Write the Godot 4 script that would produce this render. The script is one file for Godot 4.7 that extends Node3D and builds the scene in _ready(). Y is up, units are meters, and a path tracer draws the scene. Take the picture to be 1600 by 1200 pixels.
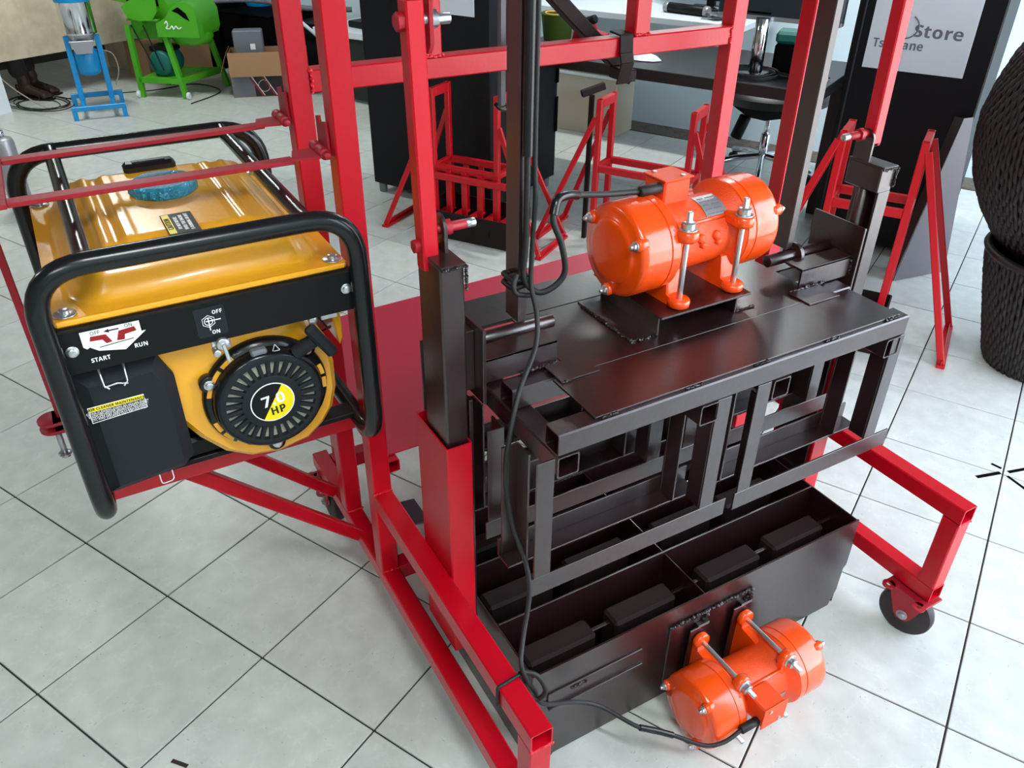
extends Node3D
# Machine frame of reference: x along the width of the block machine, z towards the viewer.
# The room (walls, tiles) is turned against it by RT about the vertical.
const RT := -62.71
var UX := Vector3(0.4585, 0, 0.8887)
var UZ := Vector3(-0.8887, 0, 0.4585)
var M := {}
var used := {}
var rng := RandomNumberGenerator.new()

func _ready() -> void:
	rng.seed = 77
	# ---------- camera, sky, exposure
	var cam := Camera3D.new()
	cam.name = "camera"
	cam.fov = 50.63
	cam.near = 0.05
	cam.far = 60.0
	cam.transform = Transform3D(Basis(Vector3.UP, deg_to_rad(-30.0)) * Basis(Vector3.RIGHT, deg_to_rad(-32.97)) * Basis(Vector3.BACK, deg_to_rad(0.54)), Vector3(-0.4, 1.526, 0.625))
	add_child(cam)
	cam.current = true
	var sky_mat := ProceduralSkyMaterial.new()
	sky_mat.sky_top_color = Color(0.84, 0.89, 0.95)
	sky_mat.sky_horizon_color = Color(0.97, 0.985, 1.0)
	sky_mat.ground_horizon_color = Color(0.86, 0.87, 0.88)
	sky_mat.ground_bottom_color = Color(0.78, 0.78, 0.78)
	sky_mat.sky_energy_multiplier = SKY_E
	sky_mat.ground_energy_multiplier = SKY_E
	sky_mat.sun_angle_max = 0.0
	var sky := Sky.new()
	sky.sky_material = sky_mat
	var env := Environment.new()
	env.background_mode = Environment.BG_SKY
	env.sky = sky
	env.tonemap_mode = Environment.TONE_MAPPER_LINEAR
	env.tonemap_exposure = EXPO
	env.sdfgi_enabled = true
	env.ssao_enabled = true
	env.ssil_enabled = true
	var we := WorldEnvironment.new()
	we.name = "environment"
	we.environment = env
	add_child(we)
	materials()
	room()
	machine_frame()
	tamper_head()
	mould_box()
	motors()
	generator()
	cables()
	red_trestles()
	furniture()
	left_corner()

const SKY_E := 2.4
const EXPO := 1.5

# ---------------------------------------------------------------- naming helpers
func uname(n: String) -> String:
	if not used.has(n):
		used[n] = 0
		return n
	used[n] += 1
	return "%s_%03d" % [n, used[n]]

func tag(o: Node, label: String, category: String, group := "") -> Node:
	o.set_meta("label", label)
	o.set_meta("category", category)
	if group != "":
		o.set_meta("group", group)
	return o

func thing(n: String, label: String, category: String, at := Vector3.ZERO, turn := 0.0, group := "") -> Node3D:
	var o := Node3D.new()
	o.name = uname(n)
	add_child(o)
	o.position = at
	o.rotation.y = deg_to_rad(turn)
	tag(o, label, category, group)
	return o

func rthing(n: String, label: String, category: String, xr: float, zr: float, turn := 0.0, y := 0.0, group := "") -> Node3D:
	return thing(n, label, category, UX * xr + UZ * zr + Vector3(0, y, 0), RT + turn, group)

func obj(n: String, st: SurfaceTool, m: Material, parent: Node, label := "") -> MeshInstance3D:
	var o := MeshInstance3D.new()
	o.mesh = st.commit()
	o.material_override = m
	if parent == self:
		o.name = uname(n)
		add_child(o)
	else:
		var k := 0
		var nm := n
		while parent.has_node(nm):
			k += 1
			nm = "%s_%03d" % [n, k]
		o.name = nm
		parent.add_child(o)
	if label != "":
		o.set_meta("label", label)
	return o

func struct(n: String, st: SurfaceTool, m: Material, label: String) -> MeshInstance3D:
	var o := obj(n, st, m, self)
	o.set_meta("kind", "structure")
	o.set_meta("label", label)
	return o

# ---------------------------------------------------------------- mesh helpers
func mk() -> SurfaceTool:
	var st := SurfaceTool.new()
	st.begin(Mesh.PRIMITIVE_TRIANGLES)
	return st

func vt(st: SurfaceTool, p: Vector3, n: Vector3) -> void:
	st.set_normal(n)
	st.add_vertex(p)

func tr3(st: SurfaceTool, a: Vector3, b: Vector3, c: Vector3, na: Vector3, nb: Vector3, nc: Vector3) -> void:
	if (b - a).cross(c - a).dot(na + nb + nc) > 0.0:
		vt(st, a, na); vt(st, c, nc); vt(st, b, nb)
	else:
		vt(st, a, na); vt(st, b, nb); vt(st, c, nc)

func quad(st: SurfaceTool, a: Vector3, b: Vector3, c: Vector3, d: Vector3, hint: Vector3) -> void:
	var n := (c - a).cross(d - b)
	if n.length() < 1e-12:
		return
	n = n.normalized()
	if n.dot(hint) < 0.0:
		n = -n
	tr3(st, a, b, c, n, n, n)
	tr3(st, a, c, d, n, n, n)

func quadn(st: SurfaceTool, a: Vector3, b: Vector3, c: Vector3, d: Vector3, na: Vector3, nb: Vector3, nc: Vector3, nd: Vector3) -> void:
	tr3(st, a, b, c, na, nb, nc)
	tr3(st, a, c, d, na, nc, nd)

# box with chamfered edges; c centre, s full size
func box(st: SurfaceTool, c: Vector3, s: Vector3, bev := 0.0015, B := Basis.IDENTITY) -> void:
	var h := s * 0.5
	var bb: float = min(bev, min(h.x, min(h.y, h.z)) * 0.6)
	var P := func(sg: Vector3, k: int) -> Vector3:
		var q := Vector3(h.x - bb, h.y - bb, h.z - bb)
		q[k] = h[k]
		return c + B * (q * sg)
	for k in 3:
		var i := (k + 1) % 3
		var j := (k + 2) % 3
		for sk in [-1.0, 1.0]:
			var qs := []
			for ij in [[-1.0, -1.0], [1.0, -1.0], [1.0, 1.0], [-1.0, 1.0]]:
				var sg := Vector3.ZERO
				sg[k] = sk; sg[i] = ij[0]; sg[j] = ij[1]
				qs.append(P.call(sg, k))
			var n := Vector3.ZERO
			n[k] = sk
			quad(st, qs[0], qs[1], qs[2], qs[3], B * n)
	if bb < 1e-5:
		return
	for k in 3: # edges running along axis k
		var i := (k + 1) % 3
		var j := (k + 2) % 3
		for si in [-1.0, 1.0]:
			for sj in [-1.0, 1.0]:
				var s0 := Vector3.ZERO
				s0[i] = si; s0[j] = sj; s0[k] = -1.0
				var s1 := s0
				s1[k] = 1.0
				var n := Vector3.ZERO
				n[i] = si; n[j] = sj
				quad(st, P.call(s0, i), P.call(s0, j), P.call(s1, j), P.call(s1, i), B * n)
	for sx in [-1.0, 1.0]:
		for sy in [-1.0, 1.0]:
			for sz in [-1.0, 1.0]:
				var sg := Vector3(sx, sy, sz)
				var n := (B * sg).normalized()
				tr3(st, P.call(sg, 0), P.call(sg, 1), P.call(sg, 2), n, n, n)

# box given by its min and max corner
func bx(st: SurfaceTool, a: Vector3, b: Vector3, bev := 0.0015) -> void:
	var lo := Vector3(min(a.x, b.x), min(a.y, b.y), min(a.z, b.z))
	var hi := Vector3(max(a.x, b.x), max(a.y, b.y), max(a.z, b.z))
	box(st, (lo + hi) * 0.5, hi - lo, bev)

func frame_of(d: Vector3, up: Vector3) -> Basis:
	var z := d.normalized()
	var x := up.cross(z)
	if x.length() < 1e-4:
		x = Vector3.RIGHT.cross(z)
		if x.length() < 1e-4:
			x = Vector3.BACK.cross(z)
	x = x.normalized()
	return Basis(x, z.cross(x), z)

# hollow rectangular steel tube from a to b (open ends), w across, h along "up"
func rtube(st: SurfaceTool, a: Vector3, b: Vector3, w: float, h: float, up := Vector3.UP, wall := 0.0025) -> void:
	var B := frame_of(b - a, up)
	var L := (b - a).length()
	var bev := 0.0025
	var o := []
	for q in [[1, 1], [-1, 1], [-1, -1], [1, -1]]:
		var cx: float = q[0] * w * 0.5
		var cy: float = q[1] * h * 0.5
		var p1 := Vector2(cx, cy - q[1] * bev)
		var p2 := Vector2(cx - q[0] * bev, cy)
		if q[0] * q[1] > 0:
			o.append(p1); o.append(p2)
		else:
			o.append(p2); o.append(p1)
	var kx := (w - 2 * wall) / w
	var ky := (h - 2 * wall) / h
	for i in 8:
		var p: Vector2 = o[i]
		var q: Vector2 = o[(i + 1) % 8]
		var n2 := Vector2(q.y - p.y, p.x - q.x)
		if n2.dot(p + q) < 0:
			n2 = -n2
		var n := (B * Vector3(n2.x, n2.y, 0)).normalized()
		var pa := a + B * Vector3(p.x, p.y, 0)
		var qa := a + B * Vector3(q.x, q.y, 0)
		var pb := pa + B.z * L
		var qb := qa + B.z * L
		quad(st, pa, qa, qb, pb, n)
		var ia := a + B * Vector3(p.x * kx, p.y * ky, 0)
		var ja := a + B * Vector3(q.x * kx, q.y * ky, 0)
		quad(st, ia, ja, ja + B.z * L, ia + B.z * L, -n)
		quad(st, pa, qa, ja, ia, -B.z)
		quad(st, pb, qb, ja + B.z * L, ia + B.z * L, B.z)

# solid flat / bar from a to b
func bar(st: SurfaceTool, a: Vector3, b: Vector3, w: float, h: float, up := Vector3.UP, bev := 0.001) -> void:
	var B := frame_of(b - a, up)
	box(st, (a + b) * 0.5, Vector3(w, h, (b - a).length()), bev, B)

# surface of revolution about local y of xf; prof = [(r, y) ...]
func lathe(st: SurfaceTool, prof: Array, xf: Transform3D, seg := 24) -> void:
	var m := prof.size()
	var ns := []
	for i in m - 1:
		var d: Vector2 = prof[i + 1] - prof[i]
		ns.append(Vector2(d.y, -d.x).normalized())
	for i in m - 1:
		var n0: Vector2 = ns[i]
		var n1: Vector2 = ns[i]
		if i > 0 and ns[i - 1].dot(ns[i]) > 0.7:
			n0 = (ns[i - 1] + ns[i]).normalized()
		if i < m - 2 and ns[i + 1].dot(ns[i]) > 0.7:
			n1 = (ns[i + 1] + ns[i]).normalized()
		for k in seg:
			var t0 := TAU * k / seg
			var t1 := TAU * (k + 1) / seg
			var c0 := Vector3(cos(t0), 0, sin(t0))
			var c1 := Vector3(cos(t1), 0, sin(t1))
			var p: Vector2 = prof[i]
			var q: Vector2 = prof[i + 1]
			var a := xf * (c0 * p.x + Vector3.UP * p.y)
			var b := xf * (c1 * p.x + Vector3.UP * p.y)
			var c := xf * (c1 * q.x + Vector3.UP * q.y)
			var d := xf * (c0 * q.x + Vector3.UP * q.y)
			var B := xf.basis
			var na := B * (c0 * n0.x + Vector3.UP * n0.y)
			var nb := B * (c1 * n0.x + Vector3.UP * n0.y)
			var nc := B * (c1 * n1.x + Vector3.UP * n1.y)
			var nd := B * (c0 * n1.x + Vector3.UP * n1.y)
			if p.x > 1e-6:
				tr3(st, a, b, c, na, nb, nc)
			if q.x > 1e-6:
				tr3(st, a, c, d, na, nc, nd)

# transform whose local y runs along d, at p
func along(p: Vector3, d: Vector3) -> Transform3D:
	var B := frame_of(d, Vector3.UP if abs(d.normalized().y) < 0.9 else Vector3.BACK)
	return Transform3D(Basis(B.y, B.z, B.x), p)

func cyl(st: SurfaceTool, a: Vector3, b: Vector3, r: float, seg := 16, bev := 0.001) -> void:
	var L := (b - a).length()
	lathe(st, [Vector2(0, 0), Vector2(r - bev, 0), Vector2(r, bev), Vector2(r, L - bev), Vector2(r - bev, L), Vector2(0, L)], along(a, b - a), seg)

# ring (pipe section) with hole
func ringm(st: SurfaceTool, a: Vector3, b: Vector3, r0: float, r1: float, seg := 24) -> void:
	var L := (b - a).length()
	lathe(st, [Vector2(r0, 0), Vector2(r1, 0), Vector2(r1, L), Vector2(r0, L), Vector2(r0, 0)], along(a, b - a), seg)

# round tube swept along points
func pipe(st: SurfaceTool, pts: Array, r: float, seg := 12, closed := false) -> void:
	var m := pts.size()
	var rings := []
	var nrm := []
	var u := Vector3.ZERO
	for i in m:
		var d: Vector3
		if closed:
			d = pts[(i + 1) % m] - pts[(i + m - 1) % m]
		else:
			d = pts[min(i + 1, m - 1)] - pts[max(i - 1, 0)]
		d = d.normalized()
		if u == Vector3.ZERO:
			u = Vector3.UP.cross(d)
			if u.length() < 0.1:
				u = Vector3.RIGHT.cross(d)
		u = (u - d * u.dot(d)).normalized()
		var v := d.cross(u)
		var rg := []
		var rn := []
		for k in seg:
			var t := TAU * k / seg
			var n := u * cos(t) + v * sin(t)
			rg.append(pts[i] + n * r)
			rn.append(n)
		rings.append(rg)
		nrm.append(rn)
	var last := m if closed else m - 1
	for i in last:
		var j := (i + 1) % m
		for k in seg:
			var l := (k + 1) % seg
			quadn(st, rings[i][k], rings[i][l], rings[j][l], rings[j][k], nrm[i][k], nrm[i][l], nrm[j][l], nrm[j][k])
	if not closed:
		for e in [[0, -1.0], [m - 1, 1.0]]:
			var i: int = e[0]
			var d: Vector3 = (pts[1] - pts[0]).normalized() if i == 0 else (pts[m - 1] - pts[m - 2]).normalized()
			var n: Vector3 = d * e[1]
			for k in seg:
				tr3(st, pts[i], rings[i][k], rings[i][(k + 1) % seg], n, n, n)

# polyline with rounded corners
func rounded(pts: Array, rad: float, n := 7, closed := false) -> Array:
	var o := []
	var m := pts.size()
	for i in m:
		if not closed and (i == 0 or i == m - 1):
			o.append(pts[i])
			continue
		var p: Vector3 = pts[i]
		var a: Vector3 = pts[(i + m - 1) % m] - p
		var b: Vector3 = pts[(i + 1) % m] - p
		var r: float = min(rad, min(a.length(), b.length()) * 0.49)
		var s := p + a.normalized() * r
		var e := p + b.normalized() * r
		for k in n + 1:
			var t := float(k) / n
			o.append(s.lerp(p, t).lerp(p.lerp(e, t), t))
	return o

func spline(pts: Array, n := 6) -> Array:
	var o := []
	var m := pts.size()
	for i in m - 1:
		var p0: Vector3 = pts[max(i - 1, 0)]
		var p1: Vector3 = pts[i]
		var p2: Vector3 = pts[i + 1]
		var p3: Vector3 = pts[min(i + 2, m - 1)]
		for k in n:
			o.append(p1.cubic_interpolate(p2, p0, p3, float(k) / n))
	o.append(pts[m - 1])
	return o

# polygon (xy of xf) extruded by depth along local z, with a chamfer on the front edge
func extr(st: SurfaceTool, poly: PackedVector2Array, depth: float, xf: Transform3D, bev := 0.0) -> void:
	var front := poly
	if bev > 0.0:
		var off := Geometry2D.offset_polygon(poly, -bev)
		if off.size() == 1 and off[0].size() == poly.size():
			# match starting vertex
			var best := 0
			for i in off[0].size():
				if off[0][i].distance_to(poly[0]) < off[0][best].distance_to(poly[0]):
					best = i
			front = PackedVector2Array()
			for i in off[0].size():
				front.append(off[0][(best + i) % off[0].size()])
			if front[1].distance_to(poly[1]) > front[front.size() - 1].distance_to(poly[1]):
				bev = 0.0
				front = poly
		else:
			bev = 0.0
	var B := xf.basis
	var P := func(v: Vector2, z: float) -> Vector3:
		return xf * Vector3(v.x, v.y, z)
	var idx := Geometry2D.triangulate_polygon(front)
	for i in range(0, idx.size(), 3):
		tr3(st, P.call(front[idx[i]], depth), P.call(front[idx[i + 1]], depth), P.call(front[idx[i + 2]], depth), B.z, B.z, B.z)
	idx = Geometry2D.triangulate_polygon(poly)
	for i in range(0, idx.size(), 3):
		tr3(st, P.call(poly[idx[i]], 0.0), P.call(poly[idx[i + 1]], 0.0), P.call(poly[idx[i + 2]], 0.0), -B.z, -B.z, -B.z)
	var area := 0.0
	var m := poly.size()
	for i in m:
		area += poly[i].cross(poly[(i + 1) % m])
	var sg := 1.0 if area > 0.0 else -1.0
	var en := []
	for i in m:
		var e := poly[(i + 1) % m] - poly[i]
		en.append(Vector2(e.y, -e.x).normalized() * sg)
	for i in m:
		var j := (i + 1) % m
		var n: Vector2 = en[i]
		var na: Vector2 = n
		var nb: Vector2 = n
		if en[(i + m - 1) % m].dot(n) > 0.7:
			na = (en[(i + m - 1) % m] + n).normalized()
		if en[j].dot(n) > 0.7:
			nb = (en[j] + n).normalized()
		var Na := B * Vector3(na.x, na.y, 0)
		var Nb := B * Vector3(nb.x, nb.y, 0)
		quadn(st, P.call(poly[i], 0.0), P.call(poly[j], 0.0), P.call(poly[j], depth - bev), P.call(poly[i], depth - bev), Na, Nb, Nb, Na)
		if bev > 0.0:
			var Ma := (Na + B.z).normalized()
			var Mb := (Nb + B.z).normalized()
			quadn(st, P.call(poly[i], depth - bev), P.call(poly[j], depth - bev), P.call(front[j], depth), P.call(front[i], depth), Ma, Mb, Mb, Ma)

func poly(a: Array) -> PackedVector2Array:
	var p := PackedVector2Array()
	for i in range(0, a.size(), 2):
		p.append(Vector2(a[i], a[i + 1]))
	return p

func circle(c: Vector2, r: float, n := 24, a0 := 0.0, a1 := TAU) -> PackedVector2Array:
	var p := PackedVector2Array()
	for i in n:
		var t := a0 + (a1 - a0) * i / (n if a1 - a0 >= TAU - 0.001 else n - 1)
		p.append(c + Vector2(cos(t), sin(t)) * r)
	return p

func rrect(w: float, h: float, r: float, n := 5) -> PackedVector2Array:
	var p := PackedVector2Array()
	for q in [[1, 1, 0.0], [-1, 1, 0.25], [-1, -1, 0.5], [1, -1, 0.75]]:
		for i in n + 1:
			var t: float = (q[2] + 0.25 * i / n) * TAU
			p.append(Vector2(q[0] * (w * 0.5 - r) + cos(t) * r, q[1] * (h * 0.5 - r) + sin(t) * r))
	return p

# lumpy weld bead between a and b
func weld(st: SurfaceTool, a: Vector3, b: Vector3, r := 0.004) -> void:
	var n := int((b - a).length() / (r * 1.1)) + 1
	for i in n + 1:
		var p := a.lerp(b, float(i) / n)
		var q := r * rng.randf_range(0.65, 1.25)
		var pr := []
		for k in 5:
			var t := PI * k / 4.0
			pr.append(Vector2(sin(t) * q * rng.randf_range(0.85, 1.15), -cos(t) * q * 0.8))
		lathe(st, pr, Transform3D(Basis(Vector3(rng.randf(), 1, rng.randf()).normalized(), rng.randf() * 6.0), p + Vector3(rng.randf_range(-1, 1), rng.randf_range(-1, 1), rng.randf_range(-1, 1)) * r * 0.25), 7)

# hex bolt seen from its head: washer, hexagon, stub of thread
func bolt(n: String, p: Vector3, d: Vector3, r: float, m: Material, parent: Node, washer := 1.7, stud := 0.0, h := 0.8) -> MeshInstance3D:
	var st := mk()
	d = d.normalized()
	var y := 0.0
	if washer > 0.0:
		cyl(st, p, p + d * r * 0.25, r * washer, 20, 0.0005)
		y = r * 0.25
	lathe(st, [Vector2(0, y), Vector2(r, y), Vector2(r, y + r * h * 0.85), Vector2(r * 0.86, y + r * h), Vector2(0, y + r * h)], along(p, d), 6)
	if stud > 0.0:
		cyl(st, p, p + d * (y + r * h + stud), r * 0.55, 12, 0.0008)
	return obj(n, st, m, parent)

func letters(parent: Node, n: String, s: String, h: float, m: Material, xf: Transform3D, bold := false, label := "", depth := 0.0006) -> MeshInstance3D:
	var t := TextMesh.new()
	var f := SystemFont.new()
	f.font_names = PackedStringArray(["Droid Sans"])
	if bold:
		f.font_weight = 700
	t.font = f
	t.text = s
	t.font_size = 48
	t.pixel_size = h / 35.0
	t.depth = depth
	t.curve_step = 2.0
	var o := MeshInstance3D.new()
	o.mesh = t
	o.material_override = m
	var k := 0
	var nm := n
	while parent.has_node(nm):
		k += 1
		nm = "%s_%03d" % [n, k]
	o.name = nm
	o.transform = xf
	parent.add_child(o)
	if label != "":
		o.set_meta("label", label)
	return o

# ---------------------------------------------------------------- materials
func ntex(freq: float, bump: float, w := 256, typ := FastNoiseLite.TYPE_SIMPLEX_SMOOTH, oct := 3) -> NoiseTexture2D:
	var n := FastNoiseLite.new()
	n.noise_type = typ
	n.frequency = freq
	n.fractal_octaves = oct
	n.seed = 5
	var t := NoiseTexture2D.new()
	t.width = w
	t.height = w
	t.seamless = true
	t.as_normal_map = bump > 0.0
	if bump > 0.0:
		t.bump_strength = bump
	t.noise = n
	return t

func ramp_tex(freq: float, cols: Array, offs: Array, w := 512, sd := 3, oct := 5, warp := 0.0) -> NoiseTexture2D:
	var t := ntex(freq, 0.0, w, FastNoiseLite.TYPE_SIMPLEX_SMOOTH, oct)
	t.noise.seed = sd
	if warp > 0.0:
		t.noise.domain_warp_enabled = true
		t.noise.domain_warp_amplitude = warp
		t.noise.domain_warp_frequency = freq
	var g := Gradient.new()
	g.offsets = PackedFloat32Array(offs)
	g.colors = PackedColorArray(cols)
	t.color_ramp = g
	return t

func pm(n: String, c: Color, rough: float, metal := 0.0, ntx: Texture2D = null, nscale := 0.3, uv := 6.0, spec := 0.5) -> StandardMaterial3D:
	var m := StandardMaterial3D.new()
	m.resource_name = n
	m.albedo_color = c
	m.roughness = rough
	m.metallic = metal
	m.metallic_specular = spec
	if ntx:
		m.normal_enabled = true
		m.normal_texture = ntx
		m.normal_scale = nscale
		m.uv1_triplanar = true
		m.uv1_scale = Vector3.ONE * uv
	M[n] = m
	return m

func tx(m: StandardMaterial3D, t: Texture2D, uv: float) -> StandardMaterial3D:
	m.albedo_texture = t
	m.uv1_triplanar = true
	m.uv1_scale = Vector3.ONE * uv
	return m

func materials() -> void:
	var peel := ntex(0.06, 1.5)
	var fine := ntex(0.12, 4.0)
	pm("red", Color(0.72, 0.0, 0.10), 0.34, 0.0, peel, 0.10, 5.0)
	pm("red_dull", Color(0.60, 0.04, 0.12), 0.5, 0.0, peel, 0.35, 5.0)
	pm("red_sheet", Color(0.70, 0.08, 0.21), 0.5)
	pm("red_far", Color(0.72, 0.0, 0.07), 0.42)
	var bm := pm("brown", Color(0.13, 0.055, 0.065), 0.32, 0.0, peel, 0.10, 6.0, 0.65)
	bm.clearcoat_enabled = true
	bm.clearcoat = 0.35
	bm.clearcoat_roughness = 0.25
	tx(bm, ramp_tex(0.02, [Color(0.8, 0.8, 0.82), Color(1, 0.98, 0.98), Color(1.0, 0.95, 0.94)], [0.0, 0.5, 1.0], 256), 4.0)
	pm("brown_matt", Color(0.13, 0.09, 0.09), 0.6, 0.0, fine, 0.4, 12.0, 0.3)
	pm("weld", Color(0.15, 0.12, 0.125), 0.22, 0.3)
	pm("weld_red", Color(0.8, 0.1, 0.16), 0.3)
	var o := pm("orange", Color(0.91, 0.29, 0.02), 0.22, 0.0, peel, 0.22, 7.0)
	o.clearcoat_enabled = true
	o.clearcoat = 0.5
	o.clearcoat_roughness = 0.12
	pm("orange_rough", Color(0.91, 0.28, 0.04), 0.4, 0.0, fine, 0.8, 14.0)
	var y := pm("yellow", Color(0.92, 0.65, 0.13), 0.28, 0.0, peel, 0.12, 4.0)
	y.clearcoat_enabled = true
	y.clearcoat = 0.4
	y.clearcoat_roughness = 0.08
	pm("black_gloss", Color(0.075, 0.08, 0.09), 0.22, 0.0, null, 0.3, 6.0, 0.45)
	pm("black_satin", Color(0.075, 0.075, 0.08), 0.42, 0.0, null, 0.3, 6.0, 0.3)
	pm("black_plastic", Color(0.14, 0.15, 0.165), 0.55, 0.0, fine, 0.4, 30.0, 0.25)
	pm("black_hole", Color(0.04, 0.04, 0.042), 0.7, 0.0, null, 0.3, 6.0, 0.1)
	pm("rubber", Color(0.07, 0.07, 0.075), 0.6)
	pm("rubber_grey", Color(0.16, 0.12, 0.14), 0.6)
	pm("zinc", Color(0.80, 0.81, 0.82), 0.3, 0.9)
	pm("steel", Color(0.66, 0.67, 0.69), 0.32, 0.9)
	pm("chrome", Color(0.85, 0.86, 0.88), 0.12, 1.0)
	pm("white_print", Color(0.92, 0.92, 0.92), 0.5)
	pm("black_print", Color(0.02, 0.02, 0.02), 0.5)
	pm("yellow_print", Color(0.94, 0.86, 0.0), 0.4)
	pm("red_print", Color(0.55, 0.02, 0.06), 0.45)
	pm("grey_print", Color(0.42, 0.43, 0.46), 0.5)
	pm("fan_grey", Color(0.78, 0.76, 0.70), 0.5, 0.0)
	var foil := pm("cyan_foil", Color(0.05, 0.56, 0.70), 0.22, 0.3, ntex(0.05, 14.0, 256, FastNoiseLite.TYPE_CELLULAR), 0.9, 14.0)
	foil.clearcoat_enabled = true
	pm("cyan_film", Color(0.12, 0.40, 0.50), 0.3, 0.2, ntex(0.03, 8.0), 0.4, 9.0)
	pm("wall", Color(0.83, 0.91, 0.94), 0.8, 0.0, fine, 0.15, 3.0)
	pm("ceiling", Color(0.42, 0.42, 0.42), 0.9)
	pm("grout", Color(0.20, 0.20, 0.20), 0.9)
	var cm := pm("concrete", Color(0.42, 0.39, 0.36), 0.9, 0.0, fine, 0.8, 3.0)
	tx(cm, ramp_tex(0.015, [Color(0.7, 0.68, 0.66), Color(1, 1, 1), Color(0.8, 0.78, 0.74)], [0.0, 0.5, 1.0], 256, 9), 2.0)
	pm("wood_panel", Color(0.82, 0.76, 0.66), 0.55)
	tx(M["wood_panel"], ramp_tex(0.01, [Color(0.93, 0.92, 0.9), Color(1, 1, 1)], [0.2, 0.8], 256, 4), 3.0)
	pm("cardboard", Color(0.60, 0.46, 0.33), 0.85, 0.0, fine, 0.3, 8.0)
	pm("cardboard_in", Color(0.47, 0.36, 0.28), 0.85)
	pm("blue", Color(0.0, 0.53, 0.78), 0.35)
	pm("green", Color(0.28, 0.64, 0.10), 0.4)
	pm("teal", Color(0.02, 0.40, 0.36), 0.45)
	pm("dark_cabinet", Color(0.10, 0.10, 0.11), 0.45, 0.0, null, 0.3, 6.0, 0.25)
	pm("desk_brown", Color(0.09, 0.055, 0.06), 0.42)
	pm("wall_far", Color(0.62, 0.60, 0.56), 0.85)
	pm("white_board", Color(0.84, 0.87, 0.9), 0.4)
	pm("screen", Color(0.10, 0.14, 0.17), 0.45)
	pm("silver", Color(0.6, 0.6, 0.62), 0.35, 0.5)
	pm("silver_dark", Color(0.30, 0.29, 0.32), 0.4, 0.2)
	pm("leather", Color(0.045, 0.05, 0.055), 0.42)
	pm("green_dark", Color(0.10, 0.12, 0.09), 0.7)
	pm("lime", Color(0.25, 0.33, 0.05), 0.7)
	pm("skin", Color(0.17, 0.10, 0.08), 0.55)
	pm("trouser", Color(0.14, 0.11, 0.11), 0.85)
	pm("wire_grey", Color(0.62, 0.58, 0.54), 0.6)
	pm("wicker", Color(0.10, 0.065, 0.07), 0.5)
	pm("crate", Color(0.80, 0.76, 0.70), 0.4)
	M["crate"].transparency = BaseMaterial3D.TRANSPARENCY_ALPHA
	M["crate"].albedo_color.a = 0.5
	pm("dark_purple", Color(0.12, 0.09, 0.12), 0.5)
	pm("aluminium", Color(0.75, 0.77, 0.78), 0.4, 0.7)
	var gl := pm("glass", Color(0.9, 0.95, 1.0, 0.06), 0.02)
	gl.transparency = BaseMaterial3D.TRANSPARENCY_ALPHA
	var lamp := pm("lamp_glow", Color(1, 1, 1), 0.5)
	lamp.emission_enabled = true
	lamp.emission = Color(1.0, 0.98, 0.95)
	lamp.emission_energy_multiplier = 2.0

# ---------------------------------------------------------------- the room
func rx(st: SurfaceTool, a: Vector3, b: Vector3, bev := 0.0) -> void:
	# box in room coordinates
	var B := Basis(Vector3.UP, deg_to_rad(RT))
	var lo := Vector3(min(a.x, b.x), min(a.y, b.y), min(a.z, b.z))
	var hi := Vector3(max(a.x, b.x), max(a.y, b.y), max(a.z, b.z))
	box(st, B * ((lo + hi) * 0.5), hi - lo, bev, B)

const X0 := -7.4
const X1 := 1.9
const Z0 := -4.62
const Z1 := 3.6
const CH := 2.9

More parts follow.
